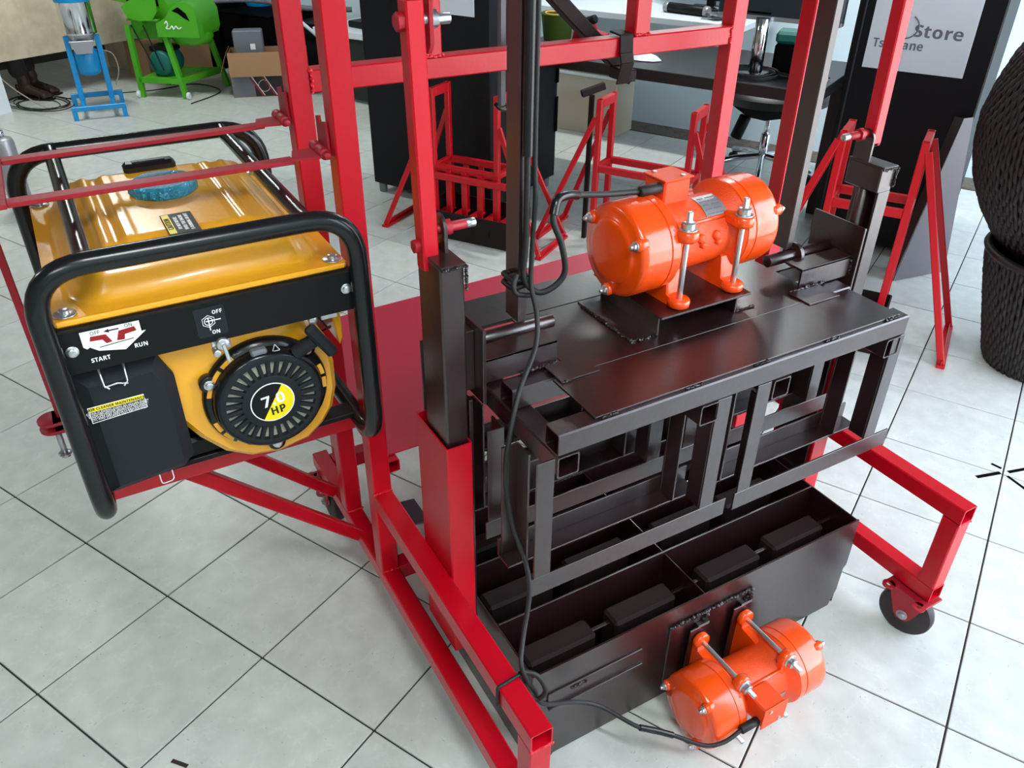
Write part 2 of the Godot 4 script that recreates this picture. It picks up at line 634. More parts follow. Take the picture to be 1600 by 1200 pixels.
func room() -> void:
	var B := Basis(Vector3.UP, deg_to_rad(RT))
	var st := mk()
	rx(st, Vector3(X0, -0.2, Z0), Vector3(X1, -0.004, Z1))
	var fl := struct("floor", st, M["grout"], "tiled shop floor with dark grout joints")
	# tile materials: a few tones of the same mottled grey ceramic
	var base := [Color(0.815, 0.835, 0.825), Color(0.80, 0.815, 0.805), Color(0.825, 0.84, 0.825), Color(0.805, 0.82, 0.815)]
	var mot := tile_texture()
	var tn := ntex(0.02, 2.0, 512)
	var tm := []
	for i in 4:
		var m := StandardMaterial3D.new()
		m.albedo_color = base[i]
		m.albedo_texture = mot
		m.roughness = 0.34
		m.normal_enabled = true
		m.normal_texture = tn
		m.normal_scale = 0.05
		m.uv1_triplanar = true
		m.uv1_scale = Vector3.ONE * 1.6
		m.uv1_offset = Vector3(0.37 * i, 0.21 * i, 0.53 * i)
		tm.append(m)
	var ts := mk()
	box(ts, Vector3(0, -0.004, 0), Vector3(0.3287, 0.008, 0.3287), 0.0012)
	var tmesh := ts.commit()
	var cells := []
	for i in range(-19, 12):
		for j in range(-13, 11):
			var c := Vector2(-0.75 + (i + 0.5) * 0.333, -0.068 + (j + 0.5) * 0.333)
			if c.x - 0.17 < X0 or c.x + 0.17 > X1 or c.y - 0.17 < -4.41 or c.y + 0.17 > Z1:
				continue
			var w := UX * c.x + UZ * c.y
			# distance from the camera's footprint, tiles behind it last
			var rel := w - Vector3(-0.4, 0, 0.625)
			var f := rel.dot(Vector3(0.5, 0, -0.866))
			var sd: float = abs(rel.dot(Vector3(0.866, 0, 0.5)))
			var seen := f > 0.45 and sd < f * 0.66 + 0.75
			cells.append([rel.length() + (0.0 if seen else 100.0), w, i, j])
	cells.sort_custom(func(a, b): return a[0] < b[0])
	var rest := mk()
	var n := 0
	for c in cells:
		var q: int = posmod(c[2] * 7 + c[3] * 13 + c[2] * c[3], 4)
		var xf := Transform3D(B * Basis(Vector3.UP, PI * 0.5 * posmod(c[2] * 3 + c[3] * 5, 4)), c[1])
		if n < 300 and c[0] < 90.0:
			var t := MeshInstance3D.new()
			t.name = "floor_tile" if n == 0 else "floor_tile_%03d" % n
			t.mesh = tmesh
			t.material_override = tm[q]
			t.transform = xf
			fl.add_child(t)
			n += 1
		else:
			rest.append_from(tmesh, 0, xf)
	var far := obj("far_floor_tiles", rest, tm[0], fl)
	far.set_meta("kind", "stuff")
	# black scuff strokes on the tiles at the right
	for q in SCUFFS:
		st = mk()
		bar(st, v(q[0], 0.0006, q[1]), v(q[2], 0.0006, q[3]), q[4], 0.0008, Vector3.UP, 0.0)
		obj("scuff_mark", st, M[q[5]], fl)
	# bare concrete strip along the back wall
	st = mk()
	rx(st, Vector3(X0, -0.05, -4.62), Vector3(X1, 0.002, -4.41), 0.001)
	struct("trim_1", st, M["concrete"], "bare concrete strip between the tiles and the back wall")
	st = mk()
	rx(st, Vector3(X0 - 0.2, -0.2, Z0 - 0.2), Vector3(X1 + 0.2, CH, Z0))
	struct("wall_back", st, M["wall"], "pale blue painted back wall")
	st = mk()
	rx(st, Vector3(X0 - 0.2, -0.2, Z0), Vector3(X0, CH, Z1))
	struct("wall_left", st, M["wall_far"], "pale painted wall behind the counter")
	st = mk()
	rx(st, Vector3(X0 - 0.2, -0.2, Z1), Vector3(X1 + 0.2, CH, Z1 + 0.2))
	struct("wall_front", st, M["wall_far"], "plain painted wall behind the viewer")
	st = mk()
	rx(st, Vector3(X0 - 0.2, CH, Z0 - 0.2), Vector3(X1 + 0.2, CH + 0.2, Z1 + 0.2))
	struct("ceiling", st, M["ceiling"], "white ceiling")
	# shop-front wall: big glazed opening from zr -4.3 to 0.2
	var wz0 := -4.3
	var wz1 := WIN1
	st = mk()
	rx(st, Vector3(X1, -0.2, Z0), Vector3(X1 + 0.2, CH, wz0))
	rx(st, Vector3(X1, -0.2, wz1), Vector3(X1 + 0.2, CH, Z1))
	rx(st, Vector3(X1, -0.2, wz0), Vector3(X1 + 0.2, 0.02, wz1))
	rx(st, Vector3(X1, 2.65, wz0), Vector3(X1 + 0.2, CH, wz1))
	struct("wall_right", st, M["wall"], "shop-front wall around the large window")
	st = mk()
	var np := 3
	for i in np + 1:
		var z := wz0 + (wz1 - wz0) * i / np
		rx(st, Vector3(X1 + 0.06, 0.02, z - 0.025), Vector3(X1 + 0.12, 2.65, z + 0.025), 0.002)
	rx(st, Vector3(X1 + 0.06, 0.02, wz0), Vector3(X1 + 0.12, 0.07, wz1), 0.002)
	rx(st, Vector3(X1 + 0.06, 2.6, wz0), Vector3(X1 + 0.12, 2.65, wz1), 0.002)
	var win := struct("window_1", st, M["aluminium"], "aluminium shop-front window frame")
	for i in np:
		var za := wz0 + (wz1 - wz0) * i / np + 0.02
		var zb := wz0 + (wz1 - wz0) * (i + 1) / np - 0.02
		st = mk()
		rx(st, Vector3(X1 + 0.086, 0.06, za), Vector3(X1 + 0.092, 2.61, zb))
		obj("window_pane", st, M["glass"], win)
	# ceiling battens with their lights
	var k := 0
	for p in [Vector2(-4.6, -2.2), Vector2(-4.6, 1.2), Vector2(-1.2, -3.7), Vector2(1.0, 0.7), Vector2(1.0, 2.2)]:
		var l := rthing("ceiling_lamp", ["white fluorescent batten on the ceiling over the counter", "white fluorescent batten on the ceiling left of the viewer", "white fluorescent batten on the ceiling over the brown desk", "white fluorescent batten on the ceiling above the viewer by the shop window", "white fluorescent batten on the ceiling furthest behind the viewer"][k], "lamp", p.x, p.y, 0.0, CH - 0.09)
		k += 1
		st = mk()
		box(st, Vector3(0, 0.06, 0), Vector3(1.25, 0.06, 0.11), 0.004)
		obj("batten", st, M["ceiling"], l)
		st = mk()
		for s in [-0.028, 0.028]:
			cyl(st, Vector3(-0.6, 0.015, s), Vector3(0.6, 0.015, s), 0.013, 10)
		obj("tube", st, M["lamp_glow"], l)
		var al := AreaLight3D.new()
		al.name = "tube_light"
		al.area_size = Vector2(1.2, 0.1)
		al.light_color = Color(0.98, 1.0, 0.99)
		al.light_energy = LAMP_E * (1.7 if p.x < -4.0 else (1.55 if p.x > 0.5 else 1.9))
		al.shadow_enabled = true
		al.set("area_range", 14.0)
		al.position = Vector3(0, -0.012, 0)
		al.rotation_degrees = Vector3(-90, 0, 0)
		l.add_child(al)

const WIN1 := -0.5
const LAMP_E := 2.0

# mottled grey ceramic with fine veins and small dark specks
func tile_texture() -> ImageTexture:
	var n1 := FastNoiseLite.new()
	n1.seed = 21
	n1.frequency = 0.009
	n1.fractal_octaves = 6
	var n2 := FastNoiseLite.new()
	n2.seed = 8
	n2.frequency = 0.006
	n2.fractal_octaves = 5
	n2.domain_warp_enabled = true
	n2.domain_warp_amplitude = 30.0
	var W := 768
	var a := n1.get_seamless_image(W, W)
	var b := n2.get_seamless_image(W, W)
	a.convert(Image.FORMAT_RGB8)
	b.convert(Image.FORMAT_RGB8)
	var img := Image.create(W, W, false, Image.FORMAT_RGB8)
	for y in W:
		for x in W:
			var t := a.get_pixel(x, y).r
			var u := b.get_pixel(x, y).r
			var c := 0.94 + 0.04 * (t - 0.5) * 2.0
			var d: float = abs(u - 0.5)
			if d < 0.03:
				c += 0.035 * (1.0 - d / 0.03)
			img.set_pixel(x, y, Color(c, c * 1.003, c * 0.995))
	var r := RandomNumberGenerator.new()
	r.seed = 31
	for i in 170:
		var cx := r.randi_range(4, W - 12)
		var cy := r.randi_range(4, W - 12)
		var k := r.randf_range(0.6, 0.88)
		var len := r.randi_range(1, 7)
		var sl := r.randf_range(-0.6, 0.6)
		for j in len:
			var px := cx + j
			var py := cy + int(sl * j)
			var p := img.get_pixel(px, py)
			img.set_pixel(px, py, Color(p.r * k, p.g * k, p.b * k))
			if len < 4:
				img.set_pixel(px, py + 1, Color(p.r * k, p.g * k, p.b * k))
	return ImageTexture.create_from_image(img)

const SCUFFS := [[1.727, -0.307, 1.807, -0.285, 0.012, "black_hole"], [1.831, -0.275, 1.895, -0.258, 0.011, "black_hole"], [1.824, -0.325, 1.829, -0.296, 0.009, "black_hole"], [1.811, -0.265, 1.80, -0.200, 0.009, "black_hole"], [-0.509, -0.537, -0.484, -0.509, 0.008, "skin"]]

# ---------------------------------------------------------------- red machine frame
func v(x: float, y: float, z: float) -> Vector3:
	return Vector3(x, y, z)

func tube_part(n: String, a: Vector3, b: Vector3, w: float, h: float, m: String, parent: Node, up := Vector3.UP, label := "") -> MeshInstance3D:
	var st := mk()
	rtube(st, a, b, w, h, up)
	return obj(n, st, M[m], parent, label)

func castor(p: Vector3, parent: Node, turn := 0.0) -> void:
	var B := Basis(Vector3.UP, deg_to_rad(turn))
	var c := obj_box("castor_plate", p + v(0, 0.127, 0), v(0.058, 0.005, 0.105), M["red_dull"], parent)
	var st := mk()
	# pear shaped ear of the plate with a bolt hole
	for s in [-1.0, 1.0]:
		st = mk()
		ringm(st, p + v(-0.037, 0.125, s * 0.04), p + v(-0.037, 0.130, s * 0.04), 0.006, 0.014, 16)
		box(st, p + v(-0.028, 0.1275, s * 0.034), v(0.012, 0.005, 0.02), 0.0005)
		obj("ear", st, M["red_dull"], c)
	for s in [-1.0, 1.0]:
		st = mk()
		var pl := poly([-0.045, 0.125, 0.045, 0.125, 0.019, 0.056, 0.010, 0.046, -0.010, 0.046, -0.019, 0.056])
		extr(st, pl, 0.003, Transform3D(B * Basis(Vector3.UP, PI / 2), p + B * v(s * 0.022 - 0.0015, 0, 0)), 0.0)
		obj("fork", st, M["red_dull"], c)
	st = mk()
	var pr := [Vector2(0.012, -0.014), Vector2(0.050, -0.015), Vector2(0.059, -0.012), Vector2(0.0615, -0.006), Vector2(0.0615, 0.006), Vector2(0.059, 0.012), Vector2(0.050, 0.015), Vector2(0.012, 0.014)]
	lathe(st, pr, along(p + v(0, 0.0615, 0), B * Vector3.RIGHT), 36)
	obj("wheel", st, M["rubber_grey"], c)
	st = mk()
	cyl(st, p + v(0, 0.0615, 0) - B * v(0.026, 0, 0), p + v(0, 0.0615, 0) + B * v(0.026, 0, 0), 0.013, 16)
	cyl(st, p + v(0, 0.0615, 0) - B * v(0.031, 0, 0), p + v(0, 0.0615, 0) + B * v(0.031, 0, 0), 0.008, 6)
	obj("axle_bolt", st, M["silver"], c)

func obj_box(n: String, c: Vector3, s: Vector3, m: Material, parent: Node, bev := 0.001, B := Basis.IDENTITY, label := "") -> MeshInstance3D:
	var st := mk()
	box(st, c, s, bev, B)
	return obj(n, st, m, parent, label)

func machine_frame() -> void:
	var f := thing("block_machine_frame", "large red welded steel tube frame on castors carrying the generator and black press", "machine frame")
	var W := 0.04
	for side in 2:
		var x := 0.02 if side == 0 else 1.06
		# lower and upper rails, front post, tall posts
		var lo := tube_part("lower_rail", v(x, 0.155, 0.0), v(x, 0.155, -1.14), W, W, "red", f)
		var up := tube_part("upper_rail", v(x, 0.385, 0.0), v(x, 0.385, -0.64), W, W, "red", f)
		var fp := tube_part("front_post", v(x, 0.1755, -0.021), v(x, 0.3645, -0.021), W, W, "red", f, Vector3.BACK)
		for z in [-0.66, -0.89]:
			var tp := tube_part("tall_post", v(x, 0.1755, z), v(x, 1.62, z), W, W, "red", f, Vector3.BACK)
			var st := mk()
			for s in [-1.0, 1.0]:
				weld(st, v(x - 0.02, 0.176, z + s * 0.02), v(x + 0.02, 0.176, z + s * 0.02), 0.0028)
			obj("weld_bead", st, M["weld_red"], tp)
		var sw := mk()
		weld(sw, v(x - 0.02, 0.405, -0.639), v(x + 0.02, 0.405, -0.639), 0.003)
		weld(sw, v(x - 0.02, 0.363, -0.001), v(x + 0.02, 0.363, -0.001), 0.003)
		obj("weld_bead", sw, M["weld_red"], up)
		# socket that the black leg slides in
		var sx := 0.064 if side == 0 else 1.016
		var so := tube_part("socket", v(sx, 0.20, -0.4135), v(sx, 0.702, -0.4135), 0.048, 0.125, "red", f, Vector3.BACK)
		var s2 := mk()
		bx(s2, v(sx + (0.0245 if side == 0 else -0.0245), 0.24, -0.46), v(sx + (0.031 if side == 0 else -0.031), 0.78, -0.36), 0.0008)
		obj("guide_plate", s2, M["brown"], f, "black guide plate beside the red socket")
	# cross tubes
	var cb := tube_part("crossbar", v(0.041, 1.185, -0.89), v(1.039, 1.185, -0.89), W, W, "red", f)
	var st := mk()
	weld(st, v(0.042, 1.204, -0.869), v(0.042, 1.166, -0.869), 0.004)
	weld(st, v(1.038, 1.204, -0.869), v(1.038, 1.166, -0.869), 0.004)
	obj("weld_bead", st, M["weld_red"], cb)
	for x in [0.282, 0.780]:
		var u := tube_part("upright", v(x, 1.206, -0.889), v(x, 1.62, -0.889), W, W, "red", f, Vector3.BACK)
		st = mk()
		weld(st, v(x - 0.02, 1.207, -0.868), v(x + 0.02, 1.207, -0.868), 0.0035)
		obj("weld_bead", st, M["weld_red"], u)
	tube_part("cross_tube", v(0.041, 0.155, -1.1), v(1.039, 0.155, -1.1), W, W, "red", f)
	tube_part("cross_tube", v(0.041, 0.155, -0.66), v(1.039, 0.155, -0.66), W, W, "red", f)
	# big red sheet (pallet table) behind the press
	st = mk()
	extr(st, poly([0.043, 0.70, 1.037, 0.70, 1.037, 0.915, 1.085, 0.915, 1.085, 1.375, -0.005, 1.335, -0.005, 0.915, 0.043, 0.915]), 0.004, Transform3D(Basis(Vector3.RIGHT, -PI / 2), v(0, 0.446, 0)))
	var sh := obj("table_sheet", st, M["red_sheet"], f)
	st = mk()
	quad(st, v(-0.005, 0.450, -1.336), v(1.085, 0.450, -1.376), v(1.085, 0.418, -1.377), v(-0.005, 0.418, -1.337), Vector3.FORWARD)
	bar(st, v(-0.004, 0.434, -1.335), v(1.084, 0.434, -1.375), 0.003, 0.034)
	obj("folded_edge", st, M["red_sheet"], sh)
	for x in [0.062, 1.018]:
		tube_part("table_support", v(x, 0.43, -0.68), v(x, 0.43, -1.33), 0.03, 0.03, "red", f)
		tube_part("table_leg", v(x, 0.176, -1.1), v(x, 0.414, -1.1), 0.03, 0.03, "red", f, Vector3.BACK)
	# small bare catch plate beside the second post
	st = mk()
	box(st, v(0.078, 0.300, -0.665), v(0.072, 0.004, 0.085), 0.0008, Basis(Vector3.BACK, -0.12))
	bx(st, v(0.041, 0.285, -0.70), v(0.046, 0.312, -0.63), 0.0008)
	obj("catch_plate", st, M["silver_dark"], f, "bare bluish steel plate")
	# generator platform cantilevered to the left
	tube_part("platform_tube", v(-0.001, 0.597, -0.672), v(-0.475, 0.597, -0.672), W, W, "red", f)
	tube_part("platform_tube", v(-0.001, 0.597, -0.90), v(-0.475, 0.597, -0.90), W, W, "red", f)
	tube_part("platform_tube", v(-0.45, 0.597, -0.693), v(-0.45, 0.597, -0.879), W, W, "red", f)
	for z in [-0.70, -0.88]:
		tube_part("brace", v(-0.345, 0.572, z), v(0.0, 0.165, z - 0.1), 0.028, 0.028, "red", f)
	# little lug at the far left with its bolt
	st = mk()
	for y in [0.600, 0.618]:
		st = mk()
		cyl(st, v(-0.53, y, -0.90), v(-0.53, y + 0.007, -0.90), 0.026, 20)
		bx(st, v(-0.53, y, -0.925), v(-0.475, y + 0.007, -0.875), 0.001)
		obj("lug", st, M["red_dull"], f)
	bolt("lug_bolt", v(-0.528, 0.545, -0.895), Vector3.DOWN, 0.009, M["steel"], f, 1.4, 0.0)
	st = mk()
	cyl(st, v(-0.528, 0.545, -0.895), v(-0.528, 0.60, -0.895), 0.006, 10)
	obj("lug_stud", st, M["steel"], f)
	# hinged hold-down over the generator
	st = mk()
	bar(st, v(-0.472, 1.108, -0.69), v(-0.058, 1.108, -0.69), 0.026, 0.007)
	var h := obj("hold_down_bar", st, M["red_dull"], f)
	st = mk()
	bar(st, v(-0.472, 1.108, -0.905), v(-0.045, 1.108, -0.918), 0.026, 0.007)
	var h2 := obj("hold_down_bar", st, M["red_dull"], f)
	st = mk()
	bx(st, v(-0.56, 1.105, -0.94), v(-0.472, 1.112, -0.672), 0.0012)
	obj("hold_down_plate", st, M["red_dull"], f)
	st = mk()
	bar(st, v(-0.515, 1.105, -0.84), v(-0.515, 0.62, -0.90), 0.012, 0.012, Vector3.BACK)
	obj("hold_down_rod", st, M["red_dull"], f)
	for e in [[-0.69, h], [-0.912, h2]]:
		var z: float = e[0]
		st = mk()
		extr(st, poly([-0.065, -0.02, -0.02, -0.028, -0.012, 0.028, -0.052, 0.024]), 0.004, Transform3D(Basis(Vector3.RIGHT, -PI / 2), v(0.0, 1.112, z)))
		obj("hinge_leaf", st, M["red_dull"], e[1])
		st = mk()
		cyl(st, v(-0.011, 1.118, z - 0.032), v(-0.011, 1.118, z - 0.004), 0.0095, 14)
		cyl(st, v(-0.011, 1.118, z - 0.002), v(-0.011, 1.118, z + 0.028), 0.0095, 14)
		cyl(st, v(-0.011, 1.118, z + 0.029), v(-0.011, 1.118, z + 0.04), 0.006, 10)
		obj("hinge_barrel", st, M["red_dull"], e[1])
		st = mk()
		extr(st, poly([-0.026, 0.0, 0.026, 0.004, 0.024, 0.05, 0.008, 0.054, 0.006, 0.044, -0.022, 0.05]), 0.004, Transform3D(Basis(Vector3.UP, PI / 2), v(-0.005, 1.118, z)))
		obj("hinge_plate", st, M["red_dull"], e[1])
	# pivoting links with their bolts and the lever plates they hang from
	for side in 2:
		var x := 0.053 if side == 0 else 1.016
		var sg := 1.0 if side == 0 else -1.0
		var top := 1.372 if side == 0 else 1.60
		var lk := tube_part("link", v(x, 1.005 if side == 0 else 1.06, -0.415 if side == 0 else -0.417), v(x, top, -0.43), 0.026, 0.028, "red", f, Vector3.BACK)
		var yb := 1.06 if side == 0 else 1.078
		bolt("pivot_bolt", v(x - sg * 0.013, yb - 0.02, -0.42), v(-sg, 0, 0), 0.011, M["red_dull"], lk, 0.0)
		st = mk()
		cyl(st, v(x, yb, -0.42), v(x + sg * 0.066, yb, -0.42), 0.0075, 14)
		lathe(st, [Vector2(0, 0), Vector2(0.013, 0), Vector2(0.013, 0.010), Vector2(0, 0.010)], along(v(x + sg * 0.030, yb, -0.42), v(sg, 0, 0)), 6)
		obj("pivot_stud", st, M["red_dull"], lk)
		st = mk()
		cyl(st, v(x + sg * 0.066, yb, -0.42), v(x + sg * 0.082, yb, -0.42), 0.0072, 14)
		obj("stud_end", st, M["zinc"], lk, "bare shiny end of the pivot stud")
		if side == 0:
			bolt("lever_bolt", v(x - 0.013, 1.347, -0.43), Vector3.LEFT, 0.0125, M["red_dull"], lk, 0.0)
			st = mk()
			cyl(st, v(x, 1.347, -0.43), v(x + 0.055, 1.347, -0.43), 0.0075, 14)
			lathe(st, [Vector2(0, 0), Vector2(0.012, 0), Vector2(0.012, 0.009), Vector2(0, 0.009)], along(v(x + 0.0265, 1.347, -0.43), Vector3.RIGHT), 6)
			obj("lever_stud", st, M["steel"], lk)
			st = mk()
			extr(st, poly([-0.015, 0.31, 0.015, 0.31, 0.015, 0.012, 0.006, 0.0, -0.006, 0.0, -0.015, 0.012]), 0.006, Transform3D(Basis(Vector3.UP, PI / 2), v(x + 0.020, 1.305, -0.432)), 0.001)
			obj("lever_plate", st, M["red_dull"], f)
	castor(v(0.02, 0.0, -0.07), f)
	castor(v(1.055, 0.0, -0.045), f, 12.0)
	castor(v(0.02, 0.0, -1.07), f)
	castor(v(1.06, 0.0, -1.07), f)

# ---------------------------------------------------------------- black sliding press head
func tamper_head() -> void:
	var t := thing("press_head", "dark brown steel press head with flat deck and hanging shoes between the red posts", "press head")
	var m: Material = M["brown"]
	var st: SurfaceTool
	for side in 2:
		var x := 0.066 if side == 0 else 1.014
		var sg := 1.0 if side == 0 else -1.0
		# leg in the red socket, with its capped top and lug
		st = mk()
		if side == 0:
			bx(st, v(x - 0.02, 0.50, -0.442), v(x + 0.02, 1.024, -0.360), 0.003)
		else:
			# open channel: block on top, front and outer walls below it
			bx(st, v(x - 0.02, 0.975, -0.442), v(x + 0.02, 1.024, -0.360), 0.002)
			bx(st, v(x - 0.014, 0.50, -0.366), v(x + 0.02, 0.976, -0.360), 0.001)
			bx(st, v(x + 0.015, 0.50, -0.442), v(x + 0.02, 0.976, -0.364), 0.001)
		var leg := obj("sliding_leg", st, m, t)
		if side == 1:
			st = mk()
			cyl(st, v(x - 0.004, 0.50, -0.402), v(x - 0.004, 0.976, -0.402), 0.014, 16)
			obj("inner_rod", st, m, leg)
		st = mk()
		bx(st, v(x - 0.0195, 1.0235, -0.444), v(x + 0.0215, 1.0275, -0.356), 0.001)
		obj("cap_plate", st, m, leg)
		st = mk()
		weld(st, v(x - 0.019, 1.023, -0.356), v(x + 0.021, 1.023, -0.356), 0.003)
		weld(st, v(x + 0.021, 1.022, -0.356), v(x + 0.021, 0.985, -0.357), 0.003)
		obj("weld_bead", st, M["weld"], leg)
		st = mk()
		var c := circle(Vector2(0, 0.038), 0.02, 12, 0.0, PI)
		c.append(Vector2(-0.02, -0.004)); c.append(Vector2(0.02, -0.004))
		extr(st, c, 0.006, Transform3D(Basis(Vector3.UP, PI / 2), v(x + sg * (0.008 if side == 0 else 0.014), 1.026 if side == 0 else 1.03, -0.42)), 0.001)
		obj("lug", st, m, leg)
		# side plate, stub angle and round bar reaching to the deck
		var px := 0.110 if side == 0 else 0.970
		st = mk()
		bx(st, v(px - 0.003, 0.775, -0.475), v(px + 0.003, 0.912, -0.345), 0.001)
		var sp := obj("side_plate", st, m, t)
		st = mk()
		bx(st, v(x + sg * 0.0205, 0.79, -0.435), v(px - sg * 0.003, 0.90, -0.375), 0.001)
		obj("spacer", st, m, sp)
		st = mk()
		bx(st, v(px + sg * 0.003, 0.845, -0.405), v(px + sg * 0.145, 0.85, -0.358), 0.001)
		bx(st, v(px + sg * 0.003, 0.806, -0.363), v(px + sg * 0.145, 0.85, -0.358), 0.001)
		obj("stub_angle", st, m, sp)
		st = mk()
		weld(st, v(px + sg * 0.075, 0.808, -0.356), v(px + sg * 0.143, 0.808, -0.356), 0.0045)
		weld(st, v(px + sg * 0.004, 0.81, -0.357), v(px + sg * 0.004, 0.848, -0.357), 0.003)
		obj("weld_bead", st, M["weld"], sp)
		st = mk()
		cyl(st, v(px + sg * 0.003, 0.848, -0.425), v(px + sg * 0.175, 0.848, -0.425), 0.0125, 16)
		obj("round_bar", st, m, sp)
		if side == 1:
			st = mk()
			ringm(st, v(px - 0.105, 0.848, -0.425), v(px - 0.097, 0.848, -0.425), 0.0135, 0.026, 24)
			obj("collar", st, m, sp)
		# upright guide bar
		var ux := 0.2240 if side == 0 else 0.8540
		st = mk()
		bx(st, v(ux - 0.009, 0.862, -0.466), v(ux + 0.009, 1.62, -0.425), 0.0015)
		obj("guide_bar", st, m, t)
	# beams along the machine
	for z in [-0.20, -0.34, -0.465, -0.605]:
		var b := tube_part("beam", v(0.147, 0.784, z), v(0.933, 0.784, z), 0.04, 0.04, "brown", t)
	for x in [0.165, 0.448, 0.613, 0.905]:
		tube_part("cross_stub", v(x, 0.7435, -0.178), v(x, 0.7435, -0.632), 0.04, 0.040, "brown", t)
	# deck plates
	st = mk()
	bx(st, v(0.218, 0.8042, -0.312), v(0.915, 0.8082, -0.189), 0.0006)
	var d1 := obj("deck_plate", st, m, t)
	st = mk()
	for x in [0.225, 0.395, 0.545, 0.715, 0.875]:
		weld(st, v(x, 0.8055, -0.187), v(x + 0.032, 0.8055, -0.187), 0.003)
	obj("weld_bead", st, M["weld"], d1)
	st = mk()
	bx(st, v(0.262, 0.8042, -0.526), v(0.845, 0.8082, -0.3135), 0.0006)
	var d2 := obj("deck_plate", st, m, t)
	st = mk()
	bx(st, v(0.225, 0.8086, -0.352), v(0.30, 0.8112, -0.296), 0.0005)
	obj("corner_tab", st, m, d2)
	st = mk()
	bx(st, v(0.79, 0.8086, -0.352), v(0.872, 0.8112, -0.296), 0.0005)
	obj("corner_tab", st, m, d2)
	st = mk()
	weld(st, v(0.225, 0.8095, -0.295), v(0.245, 0.8095, -0.295), 0.0025)
	weld(st, v(0.80, 0.811, -0.353), v(0.868, 0.811, -0.353), 0.004)
	obj("weld_bead", st, M["weld"], d2)
	st = mk()
	bx(st, v(0.170, 0.8042, -0.632), v(0.915, 0.8082, -0.5285), 0.0006)
	obj("deck_plate", st, m, t)
	# raised motor seat
	st = mk()
	var B := Basis.IDENTITY
	bx(st, v(0.458, 0.8084, -0.52), v(0.462, 0.845, -0.345), 0.0006)
	bx(st, v(0.405, 0.8084, -0.52), v(0.459, 0.8115, -0.347), 0.0006)
	var ms := obj("motor_seat", st, m, t)
	st = mk()
	bx(st, v(0.642, 0.8084, -0.52), v(0.646, 0.845, -0.345), 0.0006)
	obj("seat_side", st, m, ms)
	st = mk()
	bx(st, v(0.456, 0.845, -0.545), v(0.668, 0.849, -0.334), 0.0008)
	obj("seat_plate", st, m, ms)
	st = mk()
	weld(st, v(0.404, 0.8095, -0.50), v(0.404, 0.8095, -0.348), 0.004)
	weld(st, v(0.42, 0.81, -0.346), v(0.455, 0.81, -0.346), 0.004)
	weld(st, v(0.648, 0.81, -0.346), v(0.69, 0.81, -0.346), 0.003)
	obj("weld_bead", st, M["weld"], ms)
	# hanging shoes: three rows of two frames
	for r in 3:
		var z0 := -0.180 - 0.158 * r
		var z1 := z0 - 0.112
		for fx in [[0.105, 0.530, 0.110, 0.465], [0.552, 0.982, 0.557, 0.905]]:
			st = mk()
			bx(st, v(fx[0], 0.482, z0 - 0.004), v(fx[1], 0.522, z0), 0.0006)
			var sh := obj("shoe_strip", st, m, t)
			st = mk()
			bx(st, v(fx[0], 0.482, z1), v(fx[1], 0.522, z1 - 0.004), 0.0006)
			bx(st, v(fx[0], 0.482, z1), v(fx[1], 0.486, z1 + 0.036), 0.0006)
			obj("shoe_angle", st, m, t)
			if r > 0:
				st = mk()
				weld(st, v(fx[0] + 0.1, 0.482, z1 + 0.036), v(fx[0] + 0.28, 0.482, z1 + 0.036), 0.002)
				obj("weld_bead", st, M["weld"], sh)
			for k in 2:
				for zz in [z0, z1]:
					var xx: float = fx[2 + k]
					st = mk()
					var zs := -1.0 if zz == z0 else 1.0
					var y0 := 0.522 if zz == z0 else 0.4865
					var ytop := 0.7635 if (r == 0 and zz == z0) or (r == 2 and zz == z1) else 0.7230
					bx(st, v(xx, y0, zz), v(xx + 0.032, ytop, zz + zs * 0.004), 0.0006)
					# inner leg of the angle
					var ix := xx if k == 1 else xx + 0.028
					bx(st, v(ix, y0, zz + zs * 0.004), v(ix + 0.004, 0.7230, zz + zs * 0.04), 0.0006)
					obj("hanger_angle", st, m, t)

